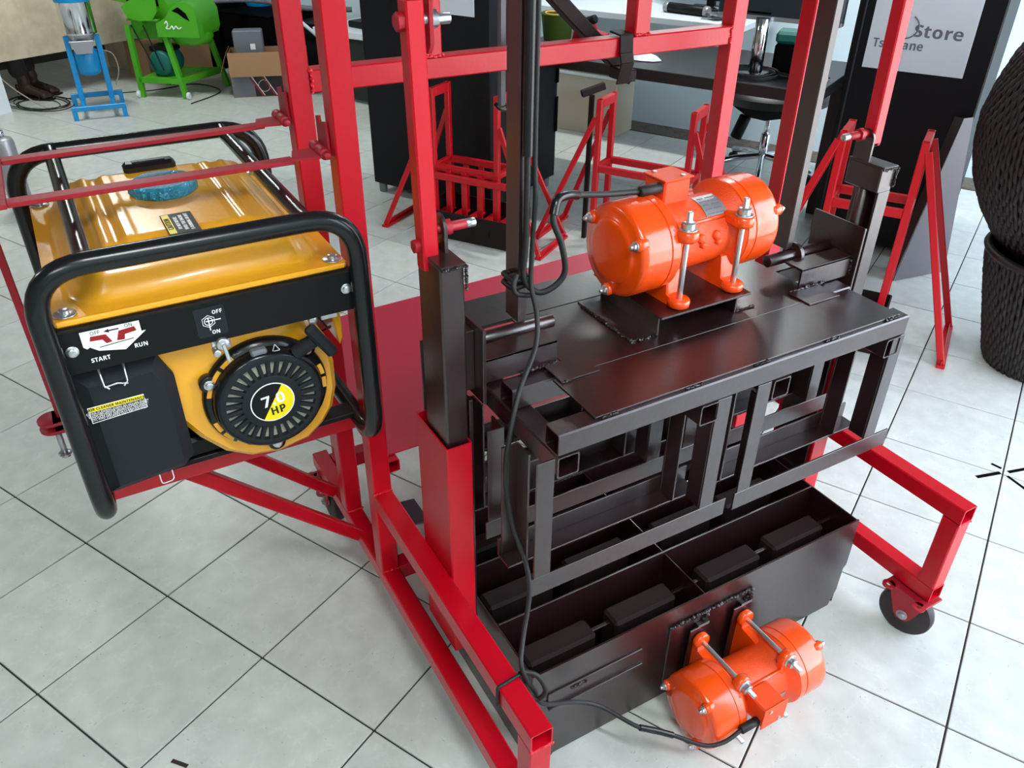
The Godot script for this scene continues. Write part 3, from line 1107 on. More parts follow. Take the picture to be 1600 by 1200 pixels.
# ---------------------------------------------------------------- mould box standing on the floor
func mould_box() -> void:
	var t := thing("mould_box", "long open dark brown steel mould box with rows of hollow block cores on the floor", "mould box")
	var m: Material = M["brown"]
	var st := mk()
	var L := 0.112
	var R := 0.975
	var ZF := -0.175
	var ZB := -0.632
	var H := 0.272
	# front wall, with a notch in its right end
	extr(st, poly([L, 0.004, R - 0.02, 0.004, R - 0.004, 0.05, R - 0.004, 0.12, R + 0.004, 0.13, R + 0.004, 0.20, R, 0.205, R, H, L, H]), 0.004, Transform3D(Basis.IDENTITY, v(0, 0, ZF - 0.004)))
	obj("front_wall", st, m, t)
	st = mk()
	bx(st, v(L, 0.004, ZB), v(R, H, ZB + 0.004), 0.0005)
	obj("rear_wall", st, m, t)
	for x in [L, R - 0.004]:
		st = mk()
		bx(st, v(x, 0.004, ZB + 0.0045), v(x + 0.004, H - 0.002, ZF - 0.0045), 0.0005)
		obj("end_wall", st, m, t)
	for z in [-0.314, -0.473]:
		st = mk()
		bx(st, v(L + 0.005, 0.004, z - 0.002), v(R - 0.005, H, z + 0.002), 0.0005)
		obj("divider", st, m, t)
	st = mk()
	bx(st, v(0.525, 0.004, ZB + 0.005), v(0.528, H - 0.006, ZF - 0.005), 0.0005)
	obj("cross_divider", st, m, t)
	for r in 3:
		var z := -0.246 - 0.159 * r
		st = mk()
		bx(st, v(L + 0.004, 0.218, z - 0.004), v(R - 0.004, 0.226, z + 0.004), 0.001)
		obj("core_rod", st, m, t)
		for x in [0.133, 0.335, 0.572, 0.768]:
			st = mk()
			box(st, v(x + 0.078, 0.122, z), v(0.156, 0.236, 0.05), 0.006)
			obj("core_block", st, M["brown_matt"], t)
	# stiffening ledge on the front
	st = mk()
	bx(st, v(0.145, 0.165, ZF), v(0.366, 0.204, ZF + 0.004), 0.0008)
	bx(st, v(0.145, 0.163, ZF), v(0.366, 0.167, ZF + 0.010), 0.0008)
	var lg := obj("ledge_strip", st, m, t)
	st = mk()
	weld(st, v(0.195, 0.194, ZF + 0.005), v(0.23, 0.194, ZF + 0.005), 0.003)
	obj("weld_bead", st, M["weld"], lg)
	# bracket that carries the lower motor
	st = mk()
	bx(st, v(0.435, 0.03, ZF), v(0.655, 0.222, ZF + 0.005), 0.0008)
	var br := obj("motor_bracket", st, m, t)
	for x in [0.50, 0.618]:
		st = mk()
		bx(st, v(x, 0.03, ZF + 0.005), v(x + 0.004, 0.205, ZF + 0.013), 0.0006)
		bx(st, v(x, 0.201, ZF + 0.005), v(x + 0.03, 0.205, ZF + 0.0165), 0.0006)
		bx(st, v(x - 0.02, 0.0301, ZF + 0.013), v(x + 0.03, 0.2005, ZF + 0.0165), 0.0006)
		obj("bracket_channel", st, m, br)
	st = mk()
	weld(st, v(0.436, 0.223, ZF + 0.004), v(0.655, 0.223, ZF + 0.004), 0.0045)
	weld(st, v(0.52, 0.21, ZF + 0.008), v(0.53, 0.215, ZF + 0.008), 0.005)
	weld(st, v(0.635, 0.205, ZF + 0.008), v(0.652, 0.212, ZF + 0.008), 0.006)
	obj("weld_bead", st, M["weld"], br)

# ---------------------------------------------------------------- vibrator motors
func make_motor(label: String, long_rear: bool) -> Node3D:
	var t := thing("vibrator_motor", label, "motor", Vector3.ZERO, 0.0, "orange vibrator motors of the block machine")
	var o: Material = M["orange"]
	var CY := 0.099
	var st := mk()
	# finned-down middle barrel
	lathe(st, [Vector2(0.0835, -0.080), Vector2(0.082, -0.076), Vector2(0.066, -0.062), Vector2(0.063, -0.056), Vector2(0.063, 0.056), Vector2(0.066, 0.062), Vector2(0.082, 0.076), Vector2(0.0835, 0.080)], along(v(0, CY, 0), Vector3.RIGHT), 40)
	var body := obj("barrel", st, M["orange_rough"], t)
	for s in [-1.0, 1.0]:
		var x0: float = 0.080
		st = mk()
		lathe(st, [Vector2(0.0835, 0), Vector2(0.0855, 0.001), Vector2(0.0855, 0.018), Vector2(0.0835, 0.019), Vector2(0.0835, 0.021), Vector2(0.0855, 0.022), Vector2(0.0850, 0.070), Vector2(0.0838, 0.077), Vector2(0.0805, 0.0815), Vector2(0.075, 0.0835), Vector2(0.0600, 0.0850), Vector2(0.0585, 0.0868), Vector2(0.055, 0.0890), Vector2(0.05, 0.0898), Vector2(0.0, 0.0905)], along(v(s * x0, CY, 0), v(s, 0, 0)), 44)
		var cap := obj("end_cap", st, o, t)
		for k in 3:
			var a := deg_to_rad(27.0 + 120.0 * k)
			var c := v(s * (x0 + 0.066), CY + sin(a) * 0.076, cos(a) * 0.076)
			st = mk()
			cyl(st, c, c + v(s * 0.024, 0, 0), 0.0115, 14, 0.003)
			obj("screw_boss", st, o, cap)
			bolt("cap_screw", c + v(s * 0.024, 0, 0), v(s, 0, 0), 0.0068, M["zinc"], cap, 1.35, 0.005)
	# feet, ears and the through rods
	for x in [-0.066, 0.066]:
		st = mk()
		var pf := poly([-0.085, 0.0, 0.085, 0.0, 0.085, 0.013, 0.060, 0.018, 0.055, 0.06, 0.030, 0.075, -0.030, 0.075, -0.055, 0.06, -0.060, 0.018, -0.085, 0.013])
		extr(st, pf, 0.030, Transform3D(Basis(Vector3.UP, -PI / 2), v(x + 0.015, 0, 0)), 0.003)
		var ft := obj("foot", st, o, t)
		for z in [-1.0, 1.0]:
			st = mk()
			cyl(st, v(x, 0.0, z * 0.079), v(x, 0.016, z * 0.079), 0.0205, 20, 0.003)
			obj("foot_pad", st, o, ft)
			st = mk()
			cyl(st, v(x, 0.126, z * 0.079), v(x, 0.146, z * 0.079), 0.0205, 20, 0.003)
			bx(st, v(x - 0.018, 0.1265, z * 0.03), v(x + 0.018, 0.1455, z * 0.079), 0.003)
			obj("ear", st, o, ft)
			st = mk()
			if z < 0.0 and not long_rear:
				cyl(st, v(x, -0.018, z * 0.079), v(x, 0.146, z * 0.079), 0.0055, 12)
				obj("through_rod", st, M["zinc"], ft)
				continue
			cyl(st, v(x, -0.018, z * 0.079), v(x, 0.178, z * 0.079), 0.0055, 12)
			cyl(st, v(x, 0.146, z * 0.079), v(x, 0.1485, z * 0.079), 0.0165, 20, 0.0005)
			lathe(st, [Vector2(0, 0), Vector2(0.0125, 0), Vector2(0.0125, 0.010), Vector2(0.0105, 0.0115), Vector2(0, 0.0115)], along(v(x, 0.1485, z * 0.079), Vector3.UP), 6)
			obj("through_rod", st, M["zinc"], ft)
	for z in [-1.0, 1.0]:
		st = mk()
		cyl(st, v(-0.05, 0.140, z * 0.050), v(0.05, 0.140, z * 0.050), 0.004, 10)
		obj("rib", st, o, t)
	# twin grease points on the front
	for x in [-0.014, 0.022]:
		st = mk()
		cyl(st, v(x, 0.112, 0.056), v(x, 0.112, 0.068), 0.0085, 14, 0.003)
		cyl(st, v(x + 0.004, 0.101, 0.055), v(x + 0.004, 0.099, 0.07), 0.006, 12, 0.002)
		obj("grease_plug", st, M["orange_rough"], t)
	# terminal box and rating plate
	st = mk()
	box(st, v(-0.0265, 0.174, -0.028), v(0.060, 0.058, 0.056), 0.003)
	var tb := obj("terminal_box", st, M["orange_rough"], t)
	st = mk()
	box(st, v(-0.0255, 0.2045, -0.028), v(0.067, 0.003, 0.062), 0.001)
	var lid := obj("lid", st, M["orange_rough"], tb)
	for q in [[-0.042, -0.048], [-0.010, -0.008]]:
		bolt("lid_screw", v(q[0], 0.206, q[1]), Vector3.UP, 0.0048, M["zinc"], tb, 0.0, 0.0, 0.5)
	st = mk()
	cyl(st, v(-0.0565, 0.191, -0.012), v(-0.105, 0.191, -0.012), 0.0095, 16, 0.002)
	obj("cable_gland", st, M["rubber"], tb)
	st = mk()
	var n := 8
	for i in n:
		var a0 := deg_to_rad(40.0 + 50.0 * i / n)
		var a1 := deg_to_rad(40.0 + 50.0 * (i + 1) / n)
		var r := 0.0642
		var p0 := v(0, CY + sin(a0) * r, cos(a0) * r)
		var p1 := v(0, CY + sin(a1) * r, cos(a1) * r)
		quadn(st, p0 + v(0.008, 0, 0), p1 + v(0.008, 0, 0), p1 + v(0.058, 0, 0), p0 + v(0.058, 0, 0), v(0, sin(a0), cos(a0)), v(0, sin(a1), cos(a1)), v(0, sin(a1), cos(a1)), v(0, sin(a0), cos(a0)))
	var rp := obj("rating_plate", st, M["silver"], t, "silver rating plate")
	st = mk()
	for i in 5:
		var a := deg_to_rad(47.0 + 8.5 * i)
		for q in [[0.012, 0.028], [0.031, 0.052]]:
			box(st, v((q[0] + q[1]) / 2.0, CY + sin(a) * 0.0645, cos(a) * 0.0645), v(q[1] - q[0] - 0.002 * (i % 3), 0.0006, 0.0022), 0.0, Basis(Vector3.RIGHT, PI / 2 - a))
	obj("plate_print", st, M["grey_print"], rp)
	return t

func motors() -> void:
	var a := make_motor("glossy orange vibrator motor bolted upright on top of the dark press deck", false)
	a.position = v(0.576, 0.849, -0.440)
	a.rotation.y = 0.034
	var b := make_motor("glossy orange vibrator motor hanging sideways on the front of the mould box", true)
	b.position = v(0.567, 0.095, -0.158)
	b.scale = Vector3.ONE * 0.926
	b.rotation.x = PI / 2

# ---------------------------------------------------------------- generator
func disc_poly(c: Vector2, r: float, a0: float, a1: float, n: int) -> PackedVector2Array:
	var p := PackedVector2Array()
	for i in n + 1:
		var t := a0 + (a1 - a0) * i / n
		p.append(c + Vector2(cos(t), sin(t)) * r)
	return p

func flat(st: SurfaceTool, pl: PackedVector2Array, xf: Transform3D, d := 0.0006) -> void:
	extr(st, pl, d, xf)

func tank_h(x: float, z: float) -> float:
	# x 0..0.42, z 0..0.515 : height of the pressed tank above its flange
	var ex: float = min(x, 0.42 - x)
	var ez: float = min(z, 0.515 - z)
	var cr := 0.06
	var d: float = min(ex, ez)
	var ix := cr + 0.022 - ex
	var iz := cr + 0.022 - ez
	if ix > 0 and iz > 0:
		d = 0.022 + cr - sqrt(ix * ix + iz * iz)
	var h := smoothstep(0.022, 0.060, d) * 0.046
	var h2 := smoothstep(0.055, 0.11, d) * 0.014
	var g := 0.0
	# pressed ribs running front to back and a flatter middle field
	for rx_ in [0.092, 0.128, 0.30, 0.335]:
		g += smoothstep(0.011, 0.004, abs(x - rx_)) * 0.0035
	g -= smoothstep(0.010, 0.003, abs(x - 0.110)) * 0.003
	g += smoothstep(0.012, 0.0, abs(x - 0.21) - 0.07) * 0.003
	return h + h2 + g * smoothstep(0.06, 0.085, d)

func generator() -> void:
	var ox := -0.013
	var g := thing("generator", "portable petrol generator with yellow tank and black tube frame on the red platform", "generator", v(ox, 0.002, 0))
	var st := mk()
	var BL: Material = M["black_gloss"]
	# tube frame
	pipe(st, rounded([v(-0.458, 0.637, -1.06), v(-0.458, 0.637, -0.51), v(-0.458, 1.07, -0.51), v(-0.012, 1.07, -0.51), v(-0.012, 0.637, -0.51), v(-0.012, 0.637, -1.06)], 0.075, 9), 0.0155, 18)
	obj("front_hoop", st, BL, g)
	st = mk()
	pipe(st, rounded([v(-0.458, 0.652, -1.06), v(-0.458, 1.07, -1.06), v(-0.012, 1.07, -1.06), v(-0.012, 0.652, -1.06)], 0.08, 9), 0.0155, 18)
	obj("rear_hoop", st, BL, g)
	for x in [-0.385, -0.082]:
		st = mk()
		pipe(st, [v(x, 1.072, -1.06), v(x, 1.068, -1.03), v(x, 1.068, -0.54), v(x, 1.072, -0.51)], 0.0125, 16)
		obj("top_bar", st, BL, g)
	for z in [-0.62, -0.96]:
		st = mk()
		bx(st, v(-0.458, 0.640, z - 0.02), v(-0.012, 0.650, z + 0.02), 0.001)
		obj("base_bracket", st, M["black_satin"], g)
	# front switch panel
	st = mk()
	bx(st, v(-0.450, 0.905, -0.5235), v(-0.020, 0.972, -0.5215), 0.0006)
	bx(st, v(-0.450, 0.972, -0.56), v(-0.020, 0.974, -0.5215), 0.0006)
	var pn := obj("switch_panel", st, M["black_satin"], g)
	for p in [v(-0.433, 0.941, -0.5215), v(-0.033, 0.944, -0.5215)]:
		bolt("panel_bolt", p, Vector3.BACK, 0.0065, M["zinc"], pn, 1.35)
	var F := -0.5214
	# start / run sticker: white arrow, red levers
	st = mk()
	flat(st, poly([-0.418, 0.944, -0.418, 0.967, -0.340, 0.967, -0.340, 0.950, -0.334, 0.950, -0.366, 0.927, -0.400, 0.934, -0.410, 0.942, -0.414, 0.940]), Transform3D(Basis.IDENTITY, v(0, 0, F)), 0.0004)
	var sk := obj("start_sticker", st, M["white_print"], pn, "white arrow sticker reading OFF ON START RUN")
	st = mk()
	flat(st, poly([-0.408, 0.951, -0.406, 0.958, -0.386, 0.957, -0.380, 0.944, -0.388, 0.943, -0.392, 0.950]), Transform3D(Basis.IDENTITY, v(0, 0, F + 0.0004)), 0.0004)
	obj("red_lever", st, M["red_print"], pn, "red lever symbol")
	st = mk()
	flat(st, poly([-0.374, 0.944, -0.369, 0.958, -0.348, 0.960, -0.346, 0.953, -0.362, 0.951, -0.364, 0.943]), Transform3D(Basis.IDENTITY, v(0, 0, F + 0.0004)), 0.0004)
	obj("red_lever", st, M["red_print"], pn, "red lever symbol")
	st = mk()
	flat(st, poly([-0.388, 0.9615, -0.381, 0.9585, -0.381, 0.9605, -0.368, 0.9605, -0.368, 0.9625, -0.381, 0.9625, -0.381, 0.9645]), Transform3D(Basis.IDENTITY, v(0, 0, F + 0.0004)), 0.0003)
	obj("arrow_mark", st, M["black_print"], pn)
	st = mk()
	bar(st, v(-0.398, 0.939, F + 0.0005), v(-0.352, 0.942, F + 0.0005), 0.0004, 0.0012, Vector3.UP, 0.0)
	obj("line_mark", st, M["black_print"], pn)
	letters(pn, "lettering", "OFF", 0.0055, M["black_print"], Transform3D(Basis.IDENTITY, v(-0.399, 0.9625, F + 0.0006)))
	letters(pn, "lettering", "ON", 0.0055, M["black_print"], Transform3D(Basis.IDENTITY, v(-0.355, 0.9635, F + 0.0006)))
	letters(pn, "lettering", "START", 0.0065, M["white_print"], Transform3D(Basis.IDENTITY, v(-0.401, 0.921, F + 0.0006)), true)
	letters(pn, "lettering", "RUN", 0.0065, M["white_print"], Transform3D(Basis.IDENTITY, v(-0.345, 0.929, F + 0.0006)), true)
	# fuel tap sticker
	st = mk()
	flat(st, rrect(0.044, 0.048, 0.004), Transform3D(Basis.IDENTITY, v(-0.2445, 0.940, F)), 0.0005)
	obj("tap_sticker", st, M["black_plastic"], pn, "dark square fuel tap sticker")
	st = mk()
	ringm(st, v(-0.248, 0.941, F + 0.0004), v(-0.248, 0.941, F + 0.0009), 0.0055, 0.0065, 20)
	ringm(st, v(-0.248, 0.941, F + 0.0004), v(-0.248, 0.941, F + 0.0009), 0.0095, 0.0103, 6)
	bar(st, v(-0.252, 0.9415, F + 0.0007), v(-0.230, 0.9415, F + 0.0007), 0.0003, 0.0016, Vector3.UP, 0.0)
	bar(st, v(-0.248, 0.947, F + 0.0008), v(-0.2475, 0.926, F + 0.0008), 0.0016, 0.0003, Vector3.BACK, 0.0)
	obj("tap_symbol", st, M["white_print"], pn)
	letters(pn, "lettering", "OFF", 0.0060, M["white_print"], Transform3D(Basis.IDENTITY, v(-0.2335, 0.9545, F + 0.0006)), true)
	letters(pn, "lettering", "ON", 0.0060, M["white_print"], Transform3D(Basis.IDENTITY, v(-0.240, 0.922, F + 0.0006)), true)
	# fuel tap lever
	st = mk()
	cyl(st, v(-0.235, 0.900, -0.535), v(-0.235, 0.900, -0.515), 0.010, 14)
	bar(st, v(-0.235, 0.902, -0.513), v(-0.232, 0.874, -0.505), 0.006, 0.003, Vector3.BACK)
	cyl(st, v(-0.246, 0.888, -0.53), v(-0.246, 0.888, -0.512), 0.006, 12)
	bx(st, v(-0.25, 0.886, -0.532), v(-0.222, 0.908, -0.528))
	obj("fuel_tap", st, M["zinc"], g)
	# tank
	st = mk()
	var nx := 70
	var nz := 70
	var P := func(i: int, j: int) -> Vector3:
		var x := 0.42 * i / nx
		var z := 0.515 * j / nz
		# rounded outer corners of the flange
		var px := x
		var pz := z
		return v(-0.445 + px, 0.986 + tank_h(x, z), -1.045 + pz)
	var N := func(i: int, j: int) -> Vector3:
		var x := 0.42 * i / nx
		var z := 0.515 * j / nz
		var e := 0.003
		return v(tank_h(x - e, z) - tank_h(x + e, z), 2 * e, tank_h(x, z - e) - tank_h(x, z + e)).normalized()
	var ps := []
	var ns := []
	for i in nx + 1:
		var a := []
		var b := []
		for j in nz + 1:
			a.append(P.call(i, j))
			b.append(N.call(i, j))
		ps.append(a)
		ns.append(b)
	for i in nx:
		for j in nz:
			quadn(st, ps[i][j], ps[i + 1][j], ps[i + 1][j + 1], ps[i][j + 1], ns[i][j], ns[i + 1][j], ns[i + 1][j + 1], ns[i][j + 1])
	box(st, v(-0.235, 0.9795, -0.7875), v(0.4202, 0.0128, 0.5152), 0.004)
	box(st, v(-0.235, 0.925, -0.80), v(0.38, 0.098, 0.40), 0.03)
	var tk := obj("fuel_tank", st, M["yellow"], g)
	for p in [v(-0.428, 0.987, -0.546), v(-0.042, 0.987, -0.546), v(-0.428, 0.987, -1.028), v(-0.042, 0.987, -1.028)]:
		bolt("tank_bolt", p, Vector3.UP, 0.0078, M["zinc"], tk, 2.0)
	# fuel cap wrapped in crinkled cyan film
	st = mk()
	var seg := 48
	var pr := [[0.052, 0.0], [0.054, 0.006], [0.053, 0.018], [0.048, 0.022], [0.03, 0.0225], [0.0, 0.023]]
	var rr := RandomNumberGenerator.new()
	rr.seed = 4
	var jit := []
	for i in pr.size():
		var a := []
		for k in seg:
			a.append(rr.randf_range(-1, 1) * (0.0024 if i < 3 else 0.0006))
		jit.append(a)
	var cc := v(-0.236, 1.046, -0.815)
	for i in pr.size() - 1:
		for k in seg:
			var l := (k + 1) % seg
			var q := []
			for e in [[i, k], [i, l], [i + 1, l], [i + 1, k]]:
				var t: float = TAU * e[1] / seg
				var r: float = pr[e[0]][0] + (jit[e[0]][e[1]] if pr[e[0]][0] > 0.001 else 0.0)
				q.append(cc + v(cos(t) * r, pr[e[0]][1] + jit[e[0]][e[1]] * 0.4, sin(t) * r))
			var tm := TAU * (k + 0.5) / seg
			if i == 4:
				tr3(st, q[0], q[1], q[2], Vector3.UP, Vector3.UP, Vector3.UP)
			else:
				quad(st, q[0], q[1], q[2], q[3], v(cos(tm), 0.4, sin(tm)))
	obj("fuel_cap", st, M["cyan_foil"], g, "fuel cap wrapped in crinkled cyan film")
	# fuel gauge
	st = mk()
	box(st, v(-0.238, 1.054, -0.945), v(0.088, 0.02, 0.03), 0.006)
	var fg := obj("fuel_gauge", st, M["black_gloss"], g)
	st = mk()
	box(st, v(-0.238, 1.0645, -0.945), v(0.056, 0.002, 0.012), 0.0005)
	obj("gauge_window", st, M["screen"], fg)
	# caution label on the tank
	var ly := 1.0512
	st = mk()
	box(st, v(-0.242, ly, -0.645), v(0.046, 0.0016, 0.088), 0.0004)
	var lb := obj("caution_label", st, M["black_satin"], g, "black and yellow caution label")
	st = mk()
	box(st, v(-0.2585, ly + 0.0009, -0.645), v(0.0105, 0.0004, 0.082), 0.0)
	obj("label_band", st, M["yellow_print"], lb)
	var LB := Basis(v(0, 0, -1), v(-1, 0, 0), v(0, 1, 0))
	letters(lb, "lettering", "CAUTION", 0.008, M["black_print"], Transform3D(LB, v(-0.2585, ly + 0.0012, -0.645)), true)
	for i in 3:
		letters(lb, "lettering", ["DO NOT REFUEL", "WHILE THE ENGINE", "IS RUNNING OR HOT"][i], 0.0055, M["white_print"], Transform3D(LB, v(-0.246 + 0.0085 * i, ly + 0.001, -0.645)))
	# engine shroud
	st = mk()
	extr(st, poly([-0.346, 0.895, -0.322, 0.904, -0.256, 0.909, -0.20, 0.908, -0.146, 0.900, -0.105, 0.89, -0.075, 0.865, -0.060, 0.835, -0.053, 0.785, -0.054, 0.735, -0.065, 0.695, -0.085, 0.667, -0.115, 0.642, -0.172, 0.632, -0.218, 0.640, -0.258, 0.664, -0.293, 0.706, -0.320, 0.752, -0.333, 0.80, -0.340, 0.84]), 0.15, Transform3D(Basis.IDENTITY, v(0, 0, -0.72)), 0.009)
	var eng := obj("engine_shroud", st, M["yellow"], g)
	st = mk()
	bx(st, v(-0.36, 0.655, -0.88), v(-0.07, 0.86, -0.722), 0.012)
	obj("crankcase", st, M["black_satin"], g)
	st = mk()
	bx(st, v(-0.33, 0.652, -0.715), v(-0.09, 0.69, -0.60), 0.006)
	obj("engine_foot", st, M["black_satin"], g)
	st = mk()
	cyl(st, v(-0.215, 0.77, -0.882), v(-0.215, 0.77, -1.03), 0.105, 32, 0.006)
	obj("alternator", st, M["black_satin"], g)
	# recoil starter
	var rc := v(-0.1755, 0.766, -0.571)
	st = mk()
	lathe(st, [Vector2(0.104, 0.0), Vector2(0.104, 0.006), Vector2(0.101, 0.012), Vector2(0.092, 0.016), Vector2(0.091, 0.020), Vector2(0.088, 0.034), Vector2(0.085, 0.036)], along(rc, Vector3.BACK), 48)
	var rs := obj("recoil_starter", st, M["black_gloss"], g)
	# yellow windows cut round the rim
	for w in [[118.0, 132.0], [136.0, 150.0], [154.0, 166.0], [196.0, 208.0], [212.0, 224.0], [228.0, 240.0], [244.0, 256.0], [-8.0, 4.0], [8.0, 20.0], [262.0, 274.0]]:
		st = mk()
		var p := PackedVector2Array()
		for i in 5:
			var t := deg_to_rad(w[0] + (w[1] - w[0]) * i / 4.0)
			p.append(Vector2(cos(t), sin(t)) * 0.0995)
		for i in 5:
			var t := deg_to_rad(w[1] - (w[1] - w[0]) * i / 4.0)
			p.append(Vector2(cos(t), sin(t)) * 0.0925)
		extr(st, p, 0.0012, Transform3D(Basis.IDENTITY, rc + v(0, 0, 0.0150)))
		obj("rim_slot", st, M["yellow"], rs, "yellow shroud showing through the rim slot")
	st = mk()
	lathe(st, [Vector2(0.0, 0.028), Vector2(0.080, 0.028)], along(rc, Vector3.BACK), 40)
	obj("fan", st, M["fan_grey"], rs)
	# grille: outer ring, hub and spokes
	st = mk()
	lathe(st, [Vector2(0.074, 0.020), Vector2(0.074, 0.0375), Vector2(0.079, 0.0385), Vector2(0.083, 0.0375), Vector2(0.086, 0.034), Vector2(0.086, 0.020)], along(rc, Vector3.BACK), 48)
	lathe(st, [Vector2(0.0, 0.0395), Vector2(0.046, 0.0395), Vector2(0.049, 0.038), Vector2(0.049, 0.026)], along(rc, Vector3.BACK), 48)
	for i in 29:
		var t := TAU * i / 29.0
		var d := v(cos(t), sin(t), 0)
		bar(st, rc + d * 0.045 + v(0, 0, 0.0335), rc + d * 0.077 + v(0, 0, 0.0335), 0.0070, 0.008, Vector3.BACK, 0.0012)
	obj("grille", st, M["black_plastic"], rs)
	# 7.0 HP badge
	var bc := rc + v(0.0, 0, 0.0396)
	st = mk()
	flat(st, circle(Vector2.ZERO, 0.0365, 40), Transform3D(Basis.IDENTITY, bc), 0.0006)
	var bd := obj("badge", st, M["white_print"], rs, "round black and yellow badge reading 7.0 HP")
	var ang := deg_to_rad(58.0)
	st = mk()
	flat(st, disc_poly(Vector2.ZERO, 0.0345, ang, ang + PI, 24), Transform3D(Basis.IDENTITY, bc + v(0, 0, 0.0005)), 0.0005)
	obj("badge_half", st, M["black_satin"], bd)
	st = mk()
	flat(st, disc_poly(Vector2.ZERO, 0.0345, ang - PI, ang, 24), Transform3D(Basis.IDENTITY, bc + v(0, 0, 0.0005)), 0.0005)
	obj("badge_half", st, M["yellow_print"], bd)
	letters(bd, "lettering", "7.0", 0.0205, M["white_print"], Transform3D(Basis(Vector3.BACK, 0.1), bc + v(0.0015, 0.0045, 0.0014)), true)
	letters(bd, "lettering", "HP", 0.0145, M["black_print"], Transform3D(Basis(Vector3.BACK, 0.1), bc + v(0.007, -0.0165, 0.0014)), true)
	# three lugs of the starter with their bolts
	for a in [152.0, 42.0, 270.0]:
		var d := v(cos(deg_to_rad(a)), sin(deg_to_rad(a)), 0)
		st = mk()
		cyl(st, rc + d * 0.1, rc + d * 0.1 + v(0, 0, 0.016), 0.015, 18, 0.002)
		var lg := obj("starter_lug", st, M["black_gloss"], rs)
		bolt("starter_bolt", rc + d * 0.1 + v(0, 0, 0.016), Vector3.BACK, 0.0065, M["zinc"], lg, 1.35)
	# warning triangle on the rim and the pull handle
	st = mk()
	var tri := [v(-0.006, 0.0865, 0.029), v(0.006, 0.0865, 0.029), v(0.0, 0.096, 0.024)]
	for i in 3:
		bar(st, rc + v(0.022, 0, 0) + tri[i], rc + v(0.022, 0, 0) + tri[(i + 1) % 3], 0.0015, 0.0015)
	obj("warning_triangle", st, M["zinc"], rs)
	st = mk()
	box(st, rc + v(-0.005, 0.0895, 0.024), v(0.026, 0.012, 0.016), 0.003)
	obj("starter_notch", st, M["grey_print"], rs)
	st = mk()
	pipe(st, [rc + v(0.052, 0.072, 0.026), rc + v(0.083, 0.092, 0.035)], 0.012, 14)
	bar(st, rc + v(0.075, 0.122, 0.042), rc + v(0.112, 0.062, 0.042), 0.020, 0.016, Vector3.BACK, 0.005)
	obj("pull_handle", st, M["black_plastic"], g)
	# air cleaner
	st = mk()
	var ac := poly([-0.462, 0.663, -0.344, 0.674, -0.325, 0.694, -0.325, 0.845, -0.344, 0.888, -0.462, 0.886])
	extr(st, ac, 0.10, Transform3D(Basis.IDENTITY, v(0.015, 0, -0.64)), 0.018)
	var acn := obj("air_cleaner", st, M["black_plastic"], g)
	st = mk()
	bx(st, v(-0.435, 0.88, -0.72), v(-0.33, 0.90, -0.60), 0.006)
	bx(st, v(-0.44, 0.68, -0.70), v(-0.35, 0.86, -0.6405), 0.004)
	cyl(st, v(-0.345, 0.875, -0.70), v(-0.345, 0.875, -0.585), 0.028, 20, 0.006)
	obj("air_cleaner_back", st, M["black_satin"], acn)
	var zf := -0.5398
	st = mk()
	var AB := Transform3D(Basis.IDENTITY, v(-0.398, 0.822, zf))
	flat(st, poly([-0.040, -0.014, 0.039, -0.009, 0.038, 0.015, -0.041, 0.014]), AB, 0.0005)
	var al := obj("maintenance_label", st, M["white_print"], acn, "air cleaner maintenance label")
	st = mk()
	flat(st, poly([-0.039, -0.0125, 0.038, -0.0078, 0.0375, 0.0070, -0.0395, 0.0058]), AB.translated(v(0, 0, 0.0005)), 0.0003)
	obj("label_field", st, M["black_print"], al)
	st = mk()
	flat(st, poly([-0.0395, 0.0063, 0.0375, 0.0075, 0.037, 0.0142, -0.040, 0.0132]), AB.translated(v(0, 0, 0.0005)), 0.0003)
	obj("label_band", st, M["yellow_print"], al)
	letters(al, "lettering", "AIR CLEANER MAINTENANCE", 0.0042, M["black_print"], AB.translated(v(-0.001, 0.0103, 0.001)), true)
	for i in 5:
		letters(al, "lettering", ["CLEAN ELEMENT EVERY 50 HOURS EVERY", "10 HOURS UNDER DUSTY CONDITIONS.", "WASH IN HIGH FLASHPOINT SOLVENT.", "SQUEEZE DRY DIP IN CLEAN ENGINE", "OIL AND SQUEEZE OUT EXCESS OIL."][i], 0.0026, M["white_print"], AB.translated(v(-0.001, 0.0038 - 0.0029 * i, 0.001)))
	# wire clips
	st = mk()
	for s in [-1.0, 1.0]:
		pipe(st, [v(-0.392 + s * 0.017, 0.905, -0.585), v(-0.392 + s * 0.017, 0.895, -0.545), v(-0.392 + s * 0.016, 0.868, -0.536), v(-0.392 + s * 0.010, 0.862, -0.534)], 0.0016, 8)
	pipe(st, [v(-0.408, 0.866, -0.5355), v(-0.39, 0.869, -0.534), v(-0.376, 0.864, -0.5355)], 0.0016, 8)
	obj("wire_clip", st, M["zinc"], acn)
	st = mk()
	pipe(st, rounded([v(-0.37, 0.672, -0.56), v(-0.37, 0.656, -0.55), v(-0.35, 0.658, -0.55), v(-0.35, 0.674, -0.56)], 0.006), 0.0012, 8)
	obj("wire_clip", st, M["zinc"], acn)
	# odds under the right of the panel: bracket, wires, orange side box
	st = mk()
	extr(st, poly([-0.048, 0.90, -0.024, 0.90, -0.024, 0.815, -0.030, 0.80]), 0.20, Transform3D(Basis.IDENTITY, v(0, 0, -0.80)), 0.002)
	obj("side_cover", st, M["yellow"], g)
	st = mk()
	bx(st, v(-0.073, 0.885, -0.56), v(-0.045, 0.90, -0.545), 0.001)
	obj("bracket_clip", st, M["zinc"], g)
	st = mk()
	cyl(st, v(-0.09, 0.896, -0.545), v(-0.09, 0.896, -0.53), 0.007, 12)
	obj("clip_screw", st, M["zinc"], g)
	st = mk()
